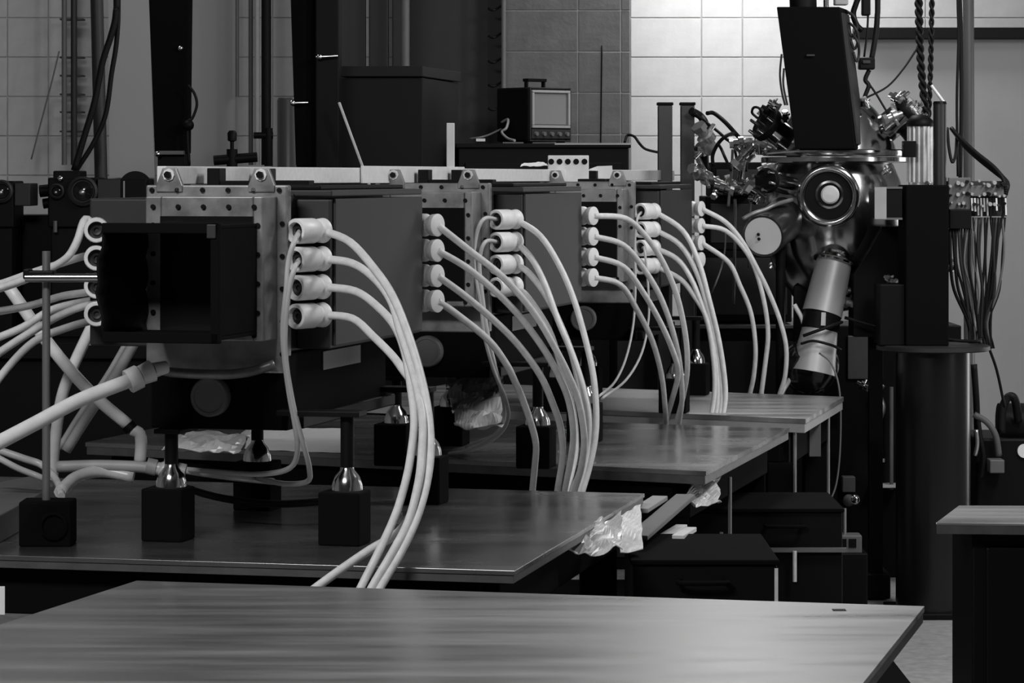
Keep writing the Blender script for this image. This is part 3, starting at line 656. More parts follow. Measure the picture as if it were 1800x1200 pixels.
def blackcable(lab, path, Y, r=.007, m=RUBBER, grp='black cables beside the chamber', name='cable', cat='cable'):
    return cable(lab, [(x, y, Y+.03*math.sin(i*1.7)) for i, (x, y) in enumerate(path)], r, m, cat, name, grp)
blackcable('black cable arching from the tangle toward the square post', [(1243,199),(1255,199),(1275,215),(1295,237),(1305,248),(1312,262),(1310,300)], 12.0, .0085)
blackcable('black cable sloping straight down from the square post', [(1222,200),(1240,214),(1262,231),(1275,243),(1290,258),(1298,300)], 12.05, .006)
blackcable('black cable looping low around the pale fitting', [(1253,290),(1253,272),(1262,253),(1275,240),(1290,235),(1303,245),(1308,262)], 11.95, .0075)
blackcable('short black cable crossing the low loop', [(1262,252),(1268,262),(1275,278),(1285,300)], 11.93, .006)
blackcable('thin black cable ring standing on the side port', [(1331,207),(1322,198),(1325,189),(1334,190),(1338,200),(1333,212),(1345,222)], 11.35, .005)
blackcable('black cable bundle coming off the square post', [(1215,195),(1232,205),(1240,222),(1238,250),(1240,300)], 12.1, .016)
blackcable('black cable loop lying on the rack near the monitor', [(1098,250),(1103,238),(1115,240),(1124,252),(1135,262),(1158,268)], 13.45, .006)
blackcable('thin pale cable hanging straight beside the tangle', [(1288,262),(1286,300),(1283,330),(1280,363)], 11.9, .0055, MGREY)
blackcable('thin pale rod cable standing below the tangle', [(1292,350),(1292,400),(1291,460),(1289,535)], 11.9, .006, MGREY)
blackcable('second thin pale rod cable below the tangle', [(1319,348),(1318,372),(1317,420),(1316,470)], 11.95, .005, MGREY)
blackcable('thin grey wire falling behind the round camera', [(1403,430),(1402,470),(1401,510),(1404,540)], 11.7, .004, MGREY)
blackcable('thin looping wire between white cables and the camera', [(1275,405),(1274,440),(1268,470),(1257,500),(1250,515)], 11.3, .0035, MGREY)
def fitting(tt, x, y, Y, s, d, m=CHROME):
    p = at(x, y, Y); d = V(d).normalized()
    o = pt(tt, 'fitting', m, lambda b: b.lathe(p-d*s*1.2, d, [(s*.45,0),(s*.45,s*.6),(s*.8,s*.7),(s*.8,s*1.3),(s*.5,s*1.4),(s*.5,s*2.2)], 14))
    pt(tt, 'nut', BRUSH, lambda b: b.lathe(p+d*s*.8, d, [(s*.7,0),(s*.7,s*.5)], 6, False), parent=o)
    a = d.orthogonal().normalized()
    pt(tt, 'stem', m, lambda b: b.cyl(p, p+a*s*1.5, s*.22, s*.22, 8), parent=o)
FL = thing('valve_manifold', 'tangled shiny valve manifold on the black instrument boxes beside the chamber', 'manifold', at(1290,345,12.3))
pt(FL, 'manifold_pipe', BRUSH, lambda b: b.tube([at(1222,262,12.1),at(1238,300,12.05),at(1275,325,11.95),at(1310,328,11.85),at(1345,312,11.8),at(1365,328,11.75)], .012, 8, 6))
pt(FL, 'manifold_pipe', STEEL, lambda b: b.tube([at(1300,330,11.9),at(1306,285,11.8),at(1318,262,11.75),at(1340,252,11.7),at(1362,262,11.65)], .014, 8, 6))
pt(FL, 'mount_bracket', BLACK, lambda b: b.bar(at(1290,335,11.9), at(1290,338,12.45), .12, .03))
for x, y, Y, s in ((1226,298,12,.03),(1240,312,12,.036),(1272,331,11.9,.032),(1262,322,12,.02),(1295,330,11.9,.022),(1308,322,11.8,.02),(1308,333,11.85,.018),
                   (1332,338,11.75,.04),(1345,332,11.8,.03),(1328,350,11.75,.024),(1348,295,11.8,.03),(1362,302,11.8,.026),(1308,275,11.7,.04),(1318,262,11.75,.03),
                   (1335,250,11.7,.038),(1350,255,11.65,.036),(1240,240,12.0,.045),(1236,262,12.02,.036),(1363,326,11.6,.02),(1300,250,11.8,.03),
                   (1385,478,11.7,.018),(1417,500,11.5,.022),(1418,508,11.5,.016),(1358,466,11.8,.016),(1362,368,11.5,.02),(1258,340,11.95,.02),(1280,318,12,.018)):
    fitting(FL, x, y, Y, s, (RNG.uniform(-1,1), RNG.uniform(-.6,.1), RNG.uniform(-.5,1)), RNG.choice((CHROME, BRUSH, STEEL)))
FR = CH
for x, y, Y, s in ((1590,462,11.35,.03),(1608,452,11.3,.034),(1618,447,11.3,.024),(1600,470,11.3,.02),(1605,428,11.3,.022),(1612,415,11.3,.016),(1566,492,11.3,.026),(1566,503,11.3,.018),
                   (1490,532,11.35,.026),(1492,508,11.4,.018),(1578,540,11.2,.018),(1572,556,11.2,.015),(1566,540,11.2,.014),(1560,300,11.3,.018),(1633,326,11.2,.014),(1517,678,11.6,.022),(1667,465,11.25,.018),(1672,473,11.25,.014)):
    fitting(FR, x, y, Y, s, (RNG.uniform(-1,1), RNG.uniform(-.6,.1), RNG.uniform(-.5,1)), RNG.choice((CHROME, BRUSH)))
FT = CH
for x, y, Y, s in ((1575,172,11.5,.024),(1585,186,11.5,.03),(1594,184,11.5,.022),(1603,192,11.5,.026),(1612,186,11.5,.018),(1570,205,11.48,.03),(1352,194,11.5,.026),(1344,204,11.5,.022),(1361,183,11.5,.02),(1380,205,11.45,.018),(1522,181,11.45,.018)):
    fitting(FT, x, y, Y, s, (RNG.uniform(-1,1), RNG.uniform(-.6,.1), RNG.uniform(-.5,1)), RNG.choice((CHROME, BLACK, BRUSH)))
# ---------------------------------------------------------------- on and around the pump column
zf = zt+.01
ih = thing('instrument_housing', 'black instrument housing standing on the pump column flange', 'instrument', (pc.x, 11.0, zf))
a = at(1592,325,11.0); c = at(1668,600,11.0)
pt(ih, 'body', BLACKM, lambda b: b.box(a.x, c.x, 11.0, 11.22, zf, a.z), .005)
pt(ih, 'post', mat('post_dark', .02, .35), lambda b: b.cyl(at(1652,325,11.1), at(1652,182,11.1), .024, .024, 20))
pt(ih, 'post_cap', BLACK, lambda b: b.cyl(at(1652,183,11.1), at(1652,178,11.1), .0255, .022, 20))
pt(ih, 'lower_cover', BLACK, lambda b: b.box(a.x-.09, a.x, 11.02, 11.2, zf, at(0,500,11).z), .004)
sb = thing('meter_box', 'small black meter box with a pale side plate on the chamber', 'meter', at(1563,357,11.0))
p0, p1 = at(1538,384,11.0), at(1586,330,11.0)
pt(sb, 'body', BLACK, lambda b: b.box(p0.x, p1.x, 11.0, 11.2, p0.z, p1.z), .003)
pt(sb, 'side_plate', LGREY, lambda b: b.box(p0.x-.002, at(1558,0,11.0).x, 10.994, 11.0, p0.z-.002, p1.z+.002), .001)
pt(sb, 'rim', MGREY, lambda b: (b.box(p0.x, p1.x, 10.995, 11.0, p0.z-.004, p0.z+.003), b.box(p0.x, p1.x, 10.995, 11.0, p1.z-.003, p1.z+.004)))
pt(sb, 'arm', BLACK, lambda b: b.bar(at(1580,350,11.1), at(1604,350,11.1), .03, .03))
hs = thing('ribbed_cylinder', 'ribbed silver cylinder with a black cap behind the black post', 'cylinder', at(1617,320,11.35))
hc = at(1617,325,11.4); hz = at(0,222,11.4).z
pt(hs, 'core', BRUSH, lambda b: b.cyl(hc, V((hc.x, hc.y, hz)), .042, .042, 24))
for k in range(14):
    g = 2*math.pi*k/14
    pt(hs, 'rib', ALUB, lambda b: b.cyl((hc.x+.043*math.cos(g), hc.y+.043*math.sin(g), hc.z+.01), (hc.x+.043*math.cos(g), hc.y+.043*math.sin(g), hz), .005, .005, 6))
pt(hs, 'cap', BLACK, lambda b: b.lathe((hc.x, hc.y, hz), (0,0,1), [(.05,0),(.052,.005),(.05,.02),(.03,.04),(.0001,.045)], 24))
pt(hs, 'stand', BLACK, lambda b: b.box(hc.x-.04, hc.x+.04, hc.y-.03, hc.y+.04, at(0,600,11.4).z-.02, hc.z), .003)
solo('black_block', 'small black block on the chamber flange beside the ribbed cylinder', 'block', BLACK, lambda b: b.obox(at(1598,262,11.3), (.048,.05,.06)), at(1598,276,11.3), bev=.003)
solo('black_elbow', 'black elbow housing below the upper chamber port', 'elbow', BLACK, lambda b: b.tube([at(1572,198,11.62),at(1588,222,11.58),at(1602,240,11.55),at(1608,262,11.5)], .030, 16, 5), at(1575,225,11.45))
# terminal strip and its wires
ts = thing('terminal_rack', 'grey terminal rack crowded with wires beside the black housing', 'terminal rack', at(1715,385,11.1))
q0, q1 = at(1668,368,11.1), at(1706,312,11.1)
pt(ts, 'mount_plate', MGREY, lambda b: b.box(q0.x, q1.x, 11.1, 11.13, q0.z, q1.z), .002)
pt(ts, 'lower_box', BLACK, lambda b: b.box(q0.x, q1.x, 11.08, 11.16, at(0,402,11.1).z, q0.z), .003)
pt(ts, 'bar', MGREY, lambda b: b.box(q1.x, at(1772,0,11.1).x, 11.1, 11.12, at(0,345,11.1).z, at(0,326,11.1).z), .002)
pt(ts, 'rear_cover', DGREY, lambda b: b.box(at(1664,0,11.14).x, at(1770,0,11.14).x, 11.14, 11.17, at(0,380,11.14).z, at(0,318,11.14).z), .002)
tm = None
for r_ in range(3):
    for k in range(11):
        x = 1672+k*9.3+RNG.uniform(-3,3); y = 322+r_*17+RNG.uniform(-4,6)
        if tm is None:
            b = MB(); b.cyl((0,0,0), (0,-.022,0), .0065, .0055, 8); tm = b.build('terminal', LGREY, ts); tm.location = at(x, y, 11.1)-ts.location
        else:
            o = copy_part(tm, ts, at(x, y, 11.1)-ts.location); q = RNG.uniform(.6,1.4); o.scale = (q, RNG.uniform(.6,1.6), q)
            if RNG.random() < .45:
                o.data = o.data.copy(); o.data.materials[0] = RNG.choice((BLACK, DGREY, RUBBER))
for k in range(12):
    x = 1708+k*5.4; pt(ts, 'lug', RNG.choice((LGREY, ALUB, BLACK)), lambda b: b.bar(at(x,348,11.09), at(x+1,382-RNG.random()*12,11.09), .009, .006))
for k in range(20):
    x = 1670+k*5.1; xe = 1700+k*2.2; y0 = 402 if x < 1706 else 382
    m = RNG.choice((RUBBER, RUBBER, RUBBER, DGREY, RUBBER, MGREY if k % 3 == 0 else DGREY)); rr = RNG.choice((.0035,.005,.006))
    P = [at(x, y0, 11.1), at(x+RNG.uniform(-6,6), y0+60, 11.1), at(x*.6+xe*.4+RNG.uniform(-6,6), 510, 11.12), at(xe+RNG.uniform(-4,4), 565, 11.15), at(xe+RNG.uniform(-4,8), 612, 11.17)]
    pt(ts, 'wire', m, lambda b: b.tube(P, rr, 6, 5))
for k in range(4):
    cable(ORD4[k]+' black cable running from behind the black post to the terminal rack', [(1672+k*3,225+k*4,11.3),(1690+k*2,245+k*4,11.25),(1715+k*2,268+k*4,11.2),(1745+k*2,292+k*4,11.15),(1762+k*3,312+k*3,11.12),(1768,330+k*4,11.1)], .008, RUBBER, 'cable', 'cable', 'black cables over the terminal rack')
cable('black cable loop hanging beside the black post', [(1665,225,11.3),(1668,260,11.25),(1674,285,11.22),(1680,270,11.25),(1682,240,11.3)], .006, RUBBER)
cable('long black cable swinging from the rack past the column', [(1768,360,11.1),(1758,400,11.1),(1750,440,11.1),(1740,500,11.15),(1728,560,11.2),(1735,600,11.32),(1752,650,11.35),(1766,715,11.4)], .0055, RUBBER)
cable('thin black cable looping wide beside the terminal wires', [(1752,390,11.1),(1748,470,11.15),(1744,540,11.2),(1736,585,11.25),(1720,598,11.08)], .004, RUBBER)
# flange top clutter
for k, (x, l) in enumerate(((1590, 'flat dark spanner lying on the column flange'), (1622, 'second dark spanner lying further along the column flange'))):
    solo('spanner', l, 'spanner', BLACK, lambda b: b.bar(at(x,602,11.02), at(x+26,600,11.06), .02, .012), at(x,602,11.0))
# black machine beyond the column
bm = thing('vacuum_pump', 'black pump machine with hoses beyond the pump column', 'pump', (at(1775,850,11.6).x, 11.6, 0))
a = at(1716,770,11.6)
pt(bm, 'body', BLACK, lambda b: b.box(a.x, a.x+.5, 11.6, 12.0, 0, a.z), .01)
pt(bm, 'motor', BLACK, lambda b: b.cyl(at(1755,745,11.7), at(1860,745,11.7), .08, .08, 24))
pt(bm, 'dial', PAPER, lambda b: b.lathe(at(1800,792,11.6), (0,-1,0), [(.012,0),(.026,0),(.026,.012),(.012,.012)], 24))
pt(bm, 'flange_box', MGREY, lambda b: b.obox(at(1750,818,11.55), (.055,.08,.05)), .004)
pt(bm, 'hose', RUBBER, lambda b: b.tube([at(1760,760,11.55),at(1762,720,11.55),at(1772,698,11.55),at(1784,702,11.55),at(1790,740,11.6)], .016, 12, 6))
pt(bm, 'hose', MGREY, lambda b: b.tube([at(1712,728,11.5),at(1735,742,11.5),at(1750,765,11.5),at(1756,800,11.52)], .012, 12, 6))
pt(bm, 'hose', RUBBER, lambda b: b.tube([at(1715,700,11.52),at(1722,760,11.5),at(1728,800,11.5),at(1724,840,11.55)], .01, 10, 6))
pt(bm, 'bright_pipe', BRUSH, lambda b: b.tube([at(1716,755,11.45),at(1718,780,11.45),at(1714,800,11.46)], .008, 8, 5))
pt(bm, 'side_pipe', RUBBER, lambda b: b.tube([at(1712,640,11.5),at(1716,700,11.5),at(1718,770,11.55),at(1720,810,11.58)], .013, 10, 6))
# dark cabinet behind the column, left
ck = thing('control_cabinet', 'black control cabinet with a grey panel between chamber and pump column', 'cabinet', (at(1530,800,12.1).x, 12.1, 0))
a = at(1418,572,12.1); c = at(1690,572,12.1)
pt(ck, 'body', BLACK, lambda b: b.box(a.x, c.x, 12.1, 12.5, 0, a.z), .005)
pt(ck, 'panel', mat('panel_dim', .06, .5), lambda b: b.box(at(1490,0,12.09).x, at(1552,0,12.09).x, 12.085, 12.1, at(0,666,12.09).z, at(0,590,12.09).z), .003)
pt(ck, 'flexible_pipe', BRUSH, lambda b: b.tube([at(1551,675,12.05),at(1543,690,12.05),at(1551,715,12.05),at(1544,745,12.05),at(1546,795,12.05)], .014, 12, 6))
pt(ck, 'label_plate', LGREY, lambda b: b.obox(at(1545,809,12.08), (.045,.01,.014)), .001)
pt(ck, 'pipe', MGREY, lambda b: b.cyl(at(1567,680,12.04), at(1567,860,12.04), .008, .008, 10))
pt(ck, 'shelf_edge', ALUB, lambda b: b.box(at(1532,0,12.02).x, at(1580,0,12.02).x, 12.02, 12.1, at(0,857,12.02).z, at(0,852,12.02).z))
pt(ck, 'switch_box', MGREY, lambda b: b.obox(at(1491,850,12.06), (.05,.06,.06)), .003)
pt(ck, 'knob', CHROME, lambda b: b.ball(at(1503,878,12.02), .022))
pt(ck, 'knob', MGREY, lambda b: b.ball(at(1492,879,12.03), .024))
# ---------------------------------------------------------------- hoist
def twist(b, pts, r, pitch):
    P = spline([V(p) for p in pts], 90)
    for ph in (0, math.pi):
        Q = [p+V((math.cos(ph-p.z*2*math.pi/.07), math.sin(ph-p.z*2*math.pi/.07), 0))*r*.75 for p in P]
        n = len(Q); b.tube(Q, r*.78, 6, 1)
solo('hoist_chain', 'thick dark twisted hoist chain hanging above the chamber', 'chain', RUBBER, lambda b: twist(b, [at(1612,-670,11.75),at(1613,-300,11.75),at(1614,-60,11.75),at(1617,80,11.75),at(1622,150,11.75),at(1628,212,11.75)], .011, .04), at(1614,0,11.75))
solo('hoist_chain', 'thinner dark hoist chain hanging beside the thick one', 'chain', RUBBER, lambda b: twist(b, [at(1643,-660,11.8),at(1641,-300,11.8),at(1639,-60,11.8),at(1637,60,11.8),at(1635,140,11.8),at(1632,215,11.8)], .0075, .04), at(1639,0,11.8))
hk = thing('hoist_hook', 'black hoist hook with clevis hanging beside the tilted black box', 'hook', at(1515,0,11.5))
pt(hk, 'clevis', BLACK, lambda b: b.obox(at(1522,2,11.5), (.032,.04,.11)), .006)
pt(hk, 'lifting_rope', RUBBER, lambda b: b.cyl(at(1522,-20,11.5), at(1522,-684,11.5), .007))
pt(hk, 'hook', BLACK, lambda b: b.tube([at(1516,-20,11.5),at(1505,6,11.5),at(1500,25,11.5),at(1506,44,11.5),at(1516,54,11.5)], .011, 10, 6))
cable('black hoist cord dropping from the clevis to the connector block', [(1526,25,11.5),(1524,60,11.5),(1519,100,11.5)], .004, RUBBER)
cable('thick black cable dropping to the connector block', [(1543,-60,11.5),(1542,30,11.5),(1538,70,11.5),(1532,105,11.5)], .0105, RUBBER)
cb = thing('connector_block', 'black connector block hanging on the thick cable', 'connector', at(1523,112,11.5))
pt(cb, 'shell', BLACK, lambda b: b.obox(at(1523,112,11.5), (.06,.05,.045)), .006)
pt(cb, 'cap', DGREY, lambda b: b.obox(at(1523,109,11.472), (.03,.01,.012)), .002)
cable('black cable twisting down from the connector block to the dome', [(1528,123,11.5),(1521,140,11.5),(1527,150,11.5),(1522,165,11.5),(1516,182,11.5)], .0085, RUBBER)
cable('thin dark wire sagging from the hoist chain to the dome', [(1612,85,11.74),(1590,118,11.7),(1560,152,11.6),(1520,173,11.5)], .0042, RUBBER)
cable('thin dark wire crossing the sagging one above the dome', [(1528,148,11.5),(1540,165,11.5),(1552,185,11.5),(1560,198,11.5)], .004, RUBBER)
solo('bright_rod', 'bright slanting rod behind the top of the black post', 'rod', ALUB, lambda b: b.cyl(at(1637,150,11.1), at(1660,181,11.1), .006), at(1650,165,11.1))
def pole(label, xt, xb, y1, Y, r, m, y0=-80, z1=None, name='wall_pole'):
    p0 = at(xt,y0,Y); p1 = at(xb,y1,Y)
    p0 = p1+(p0-p1)*((3.7-p1.z)/(p0.z-p1.z))
    if z1 is not None: p1.z = z1
    return solo(name, label, 'pole', m, lambda b: b.cyl(p0, p1, r), p1)
pole('grey vertical pole before the smooth wall near the terminal rack', 1703, 1705, 300, 13.2, .024, mat('pole_grey', .08, .45), z1=0.)
cable('dark wire hanging beside the grey pole', [(1683,-60,13.0),(1685,60,13.0),(1682,180,13.0),(1684,310,13.0)], .006, RUBBER)
cable('second dark wire hanging close to the grey pole', [(1687,-60,13.05),(1689,60,13.05),(1690,180,13.05),(1688,320,13.05)], .009, RUBBER)
cable('grey wire hanging at the edge of the tilted black box', [(1374,95,11.6),(1371,130,11.6),(1374,160,11.6),(1380,185,11.6)], .004, MGREY)
cable('second grey wire hanging at the edge of the tilted black box', [(1378,120,11.6),(1377,150,11.6),(1384,185,11.6)], .004, MGREY)

# ================================================================== rack, monitor, cabinet in the middle distance
YR = 13.4
a = at(805,252,YR); c = at(1105,252,YR)
rk = thing('instrument_rack', 'wide black instrument rack carrying the portable monitor', 'rack', ((a.x+c.x)/2, YR, 0))
pt(rk, 'body', BLACK, lambda b: b.box(a.x, c.x, YR, YR+.7, 0, a.z-.02), .006)
pt(rk, 'top', BLACK, lambda b: b.box(a.x-.01, c.x+.01, YR-.01, YR+.72, a.z-.02, a.z), .004)
pt(rk, 'pale_edge', LGREY, lambda b: b.box(at(975,0,YR).x, c.x+.012, YR-.013, YR-.008, a.z-.006, a.z+.002))
for k in range(4): pt(rk, 'drawer', DGREY if k == 2 else BLACK, lambda b: b.box(a.x+.03, c.x-.03, YR-.014, YR, .15+k*.38, .5+k*.38), .004)
tv = thing('portable_monitor', 'small dark portable monitor with carrying handle on the black rack', 'monitor', (at(968,250,YR).x, YR+.22, a.z), math.radians(40))
tvw, tvh, tvd = .325, .245, .34
TLc = lambda n, m, fn, bev=.003, parent=None: pt(tv, n, m, fn, bev, False, parent)
TLc('case', BLACK, lambda b: b.box(-.115, .125, .02, .235, .01, .25), .008)
TLc('front_frame', DGREY, lambda b: (b.box(-.115, .125, 0, .02, .01, .018), b.box(-.115,-.108,0,.02,.018,.25), b.box(.118,.125,0,.02,.018,.25), b.box(-.108,.118,0,.02,.243,.25)))
TLc('screen_bezel', LGREY, lambda b: (b.box(-.106,.116,-.006,.016,.070,.082), b.box(-.106,.116,-.006,.016,.226,.238), b.box(-.106,-.094,-.006,.016,.082,.226), b.box(.104,.116,-.006,.016,.082,.226)))
TLc('screen', SCREEN, lambda b: b.box(-.094, .104, .004, .018, .082, .226), .006)
kp = TLc('control_panel', DGREY, lambda b: b.box(-.106, .116, -.002, .018, .022, .066))
for k in range(5): TLc('knob', MGREY, lambda b: b.cyl((-.085+k*.045, -.002, .044), (-.085+k*.045, -.014, .044), .011, .009, 14), 0, kp)
TLc('handle', BLACK, lambda b: (b.box(-.05,.06,.09,.13,.278,.292), b.box(-.05,-.04,.10,.12,.248,.28), b.box(.05,.06,.10,.12,.248,.28)))
for fx in (-.09,.10): TLc('foot', BLACK, lambda b: b.box(fx-.015,fx+.015,.03,.06,0,.012))
# small things on the rack
solo('white_plug', 'small white plug lying on the black rack', 'plug', PAPER, lambda b: b.obox(at(845,246,YR+.1), (.04,.02,.012)), at(845,247,YR+.1))
cable('thin pale cable curling down the wall pipe onto the rack', [(886,190,14.6),(890,205,14.2),(886,222,13.8),(870,232,13.6),(850,240,13.5),(825,244,13.5)], .0045, MGREY)
cable('pale cable knot heaped by the wall pipe foot', [(882,215,13.7),(893,210,13.65),(890,225,13.6),(882,232,13.6),(892,243,13.55),(905,247,13.5)], .006, LGREY)
# five hole box on the beam
hb = thing('socket_box', 'small white box with five dark round holes on the beam', 'socket box', at(998,320,10.5))
q0, q1 = at(963,321,10.5), at(1035,273,10.5)
pt(hb, 'body', WHITEP, lambda b: b.box(q0.x, q1.x, 10.5, 10.56, q0.z, q1.z), .003)
for k in range(5):
    p = at(969+k*14.6, 284, 10.5); pt(hb, 'hole', BLACK, lambda b: b.lathe(p, (0,-1,0), [(.010,-.002),(.010,.002),(.0001,.002)], 14))
def poly_sheet(name, label, cat, pts, Y, th, m):
    def f(b):
        n = len(pts); fr_ = [at(x,y,Y) for x,y in pts]; bk_ = [p+V((0,th,0)) for p in fr_]
        b.add(fr_+bk_, [tuple(range(n-1,-1,-1)), tuple(range(n,2*n))]+[(i,(i+1)%n,n+(i+1)%n,n+i) for i in range(n)])
    return solo(name, label, cat, m, f, at(*pts[0], Y))
poly_sheet('paper_note', 'torn white paper stuck up behind the beam by the socket box', 'paper', [(1036,297),(1050,292),(1076,291),(1078,320),(1060,322),(1046,315)], 11.0, .004, PAPER)
sheet('cloth_fold', 'low white cloth fold lying on the beam beside the socket box', 'cloth', [at(914,291,9.85), at(962,291,10.2), at(958,285,10.3), at(922,286,9.95)], 8, .006, 51, PAPER)
plank('white_lath', 'white upright lath standing behind the beam', 'lath', at(792,322,9.1), at(792,216,9.1), .024, .006, WOOD)
plank('white_lath', 'white slanting lath leaning before the dark cabinet', 'lath', at(751,603,12.53), at(596,180,12.53), .034, .01, WOOD)
# dark cabinet with lid
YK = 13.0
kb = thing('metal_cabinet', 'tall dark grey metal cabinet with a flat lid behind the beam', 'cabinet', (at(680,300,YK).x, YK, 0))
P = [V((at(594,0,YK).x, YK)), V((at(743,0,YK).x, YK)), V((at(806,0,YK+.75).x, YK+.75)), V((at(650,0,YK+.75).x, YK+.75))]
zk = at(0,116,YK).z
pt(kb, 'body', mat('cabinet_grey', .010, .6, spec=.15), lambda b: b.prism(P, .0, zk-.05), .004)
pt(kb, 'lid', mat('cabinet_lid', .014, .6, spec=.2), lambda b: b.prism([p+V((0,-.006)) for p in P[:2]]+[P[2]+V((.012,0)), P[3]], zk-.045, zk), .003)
# wall pipe
pole('slim pipe running up the wall corner behind the rack', 885, 885, 190, 14.8, .011, MGREY)
for k, y in enumerate((18,66,110,152,193)):
    solo('pipe_hook', ('topmost','second','third','fourth','lowest')[k]+' small dark hook on the shaded wall beside the slim pipe', 'hook', BLACK, lambda b: b.tube([at(882,y-8,14.95),at(868,y,14.9),at(858,y-3,14.9)], .006, 6, 4), at(870,y,14.9), group='dark hooks along the slim pipe')
pole('dark thin pipe before the shaded wall', 712, 712, 116, 14.7, .02, MGREY, z1=0.)
cable('thin dark wire stuck down the block pier beside the monitor', [(1058,80,14.897),(1057,160,14.897),(1056,250,14.897),(1055,292,14.897)], .0035, BLACK)
# ================================================================== columns, pipes and optics in the left background
def column(label, xs_t, xs_b, yb, Y, d, m):
    a0, a1 = at(xs_t[0],-90,Y), at(xs_t[1],-90,Y); b0, b1 = at(xs_b[0],yb,Y), at(xs_b[1],yb,Y)
    t = thing('black_column', label, 'column', ((b0.x+b1.x)/2, Y, b0.z))
    a0 = b0+(a0-b0)*((3.7-b0.z)/(a0.z-b0.z)); a1 = b1+(a1-b1)*((3.7-b1.z)/(a1.z-b1.z)); a1.x = max(a1.x, a0.x+.08)
    e = V((0,d,0)); pt(t, 'shaft', m, lambda b: b.hexa([b0,b1,b1+e,b0+e,a0,a1,a1+e,a0+e]), .006)
    return t
c1 = column('wide black column with a small bracket, behind the hooded amplifier', (258,331), (272,327), 270, 12.8, .2, BLACKM)
pt(c1, 'foot_clamp', MGREY, lambda b: b.box(at(275,0,12.77).x, at(324,0,12.77).x, 12.76, 12.8, at(0,272,12.77).z, at(0,265,12.77).z), .003)
pt(c1, 'foot', BLACK, lambda b: b.box(at(277,0,12.8).x, at(326,0,12.8).x, 12.8, 13.0, 0, at(0,270,12.8).z), .004)
pt(c1, 'bolt', CHROME, lambda b: b.ball(at(317,85,12.79), .012))
pt(c1, 'bolt', CHROME, lambda b: b.ball(at(277,271,12.76), .014))
pt(c1, 'loop_wire', RUBBER, lambda b: b.tube([at(331,150,12.75),at(342,165,12.75),at(346,185,12.75),at(338,208,12.75),at(330,215,12.75),at(330,250,12.75),at(333,290,12.75)], .006, 8, 5))
pt(c1, 'wire_knob', BLACK, lambda b: b.ball(at(331,220,12.75), .024))
c2 = column('broad black column with bright clamps beside the dark cabinet', (508,552), (520,556), 292, 12.7, .2, BLACKM)
pt(c2, 'side_shaft', BLACK, lambda b: b.box(at(554,0,12.66).x, at(596,0,12.66).x, 12.66, 12.86, .0, 3.7), .006)
pt(c2, 'foot', BLACK, lambda b: b.box(at(520,0,12.7).x, at(556,0,12.7).x, 12.7, 12.9, 0, at(0,292,12.7).z), .004)
pt(c2, 'clamp_pin', CHROME, lambda b: (b.cyl(at(556,100,12.62), at(594,98,12.62), .006), b.ball(at(561,100,12.62), .012)))
pt(c2, 'clamp_pin', CHROME, lambda b: (b.cyl(at(510,181,12.66), at(542,180,12.66), .006), b.ball(at(514,181,12.66), .014)))
solo('steel_drum', 'grey upright metal drum standing beside the broad black column', 'drum', mat('drum_grey', .16, .35, metal=.4), lambda b: b.lathe((at(508,0,13.0).x, 13.0, 0), (0,0,1), [(.05,0),(.05,at(0,176,13).z),(.045,at(0,172,13).z),(.0001,at(0,172,13).z)], 28), (at(508,0,13.0).x,13.0,0))
pole('dark grey slanting pole behind the hanging black cables', 172, 184, 312, 12.4, .026, mat('pole_dim', .02, .5), z1=at(0,603,11.6).z)
cable('thick black cable hanging in front of the slanting pole', [(205,-60,12.1),(204,20,12.1),(196,60,12.1),(180,110,12.1),(166,180,12.1),(148,240,12.1),(130,300,12.1)], .013, RUBBER)
cable('second thick black cable hanging in front of the slanting pole', [(208,-60,12.15),(206,60,12.15),(196,130,12.15),(186,200,12.15),(165,250,12.15),(140,290,12.15),(126,312,12.15)], .010, RUBBER)
for x, Y, r, m, lab in ((113,15.4,.013,MGREY,'grey wall conduit with brackets on the block wall'), (130,15.4,.016,DGREY,'darker wall conduit next to the bracketed grey one'),
                        (417,15.3,.009,MGREY,'thin conduit ending halfway down the wall behind the black columns'), (441,15.3,.012,MGREY,'pale conduit between the black columns'), (452,15.25,.014,LGREY,'light conduit beside the black pipe'), (468,15.0,.024,BLACK,'thick black pipe on the wall between the columns')):
    pole(lab, x, x, 170 if x == 417 else 290, Y, r, m, name='wall_conduit')
for n_, y in zip(('topmost','second','third','fourth','fifth','lowest'), (34,101,133,166,197,231)): solo('conduit_bracket', n_+' small bracket across the two wall conduits', 'bracket', DGREY, lambda b: b.box(at(106,0,15.42).x, at(146,0,15.42).x, 15.40, 15.5, at(0,y+1.5,15.42).z, at(0,y-1.5,15.42).z), at(125,y,15.42), group='brackets across the wall conduits')
cable('thin wire drooping down the block wall beside the conduits', [(104,90,15.3),(92,140,15.3),(76,200,15.3),(55,280,15.3)], .004, MGREY)
poly_sheet('wall_notice', 'tall smooth pale board fixed to the wall beside the wide black column', 'board', [(190,-60),(260,-60),(272,312),(192,312)], 15.35, .01, mat('pale_board', .36, .6))
poly_sheet('wall_notice', 'tall smooth grey board fixed to the wall between the black columns', 'board', [(333,-60),(414,-60),(414,312),(333,312)], 15.36, .01, mat('grey_board', .29, .6))
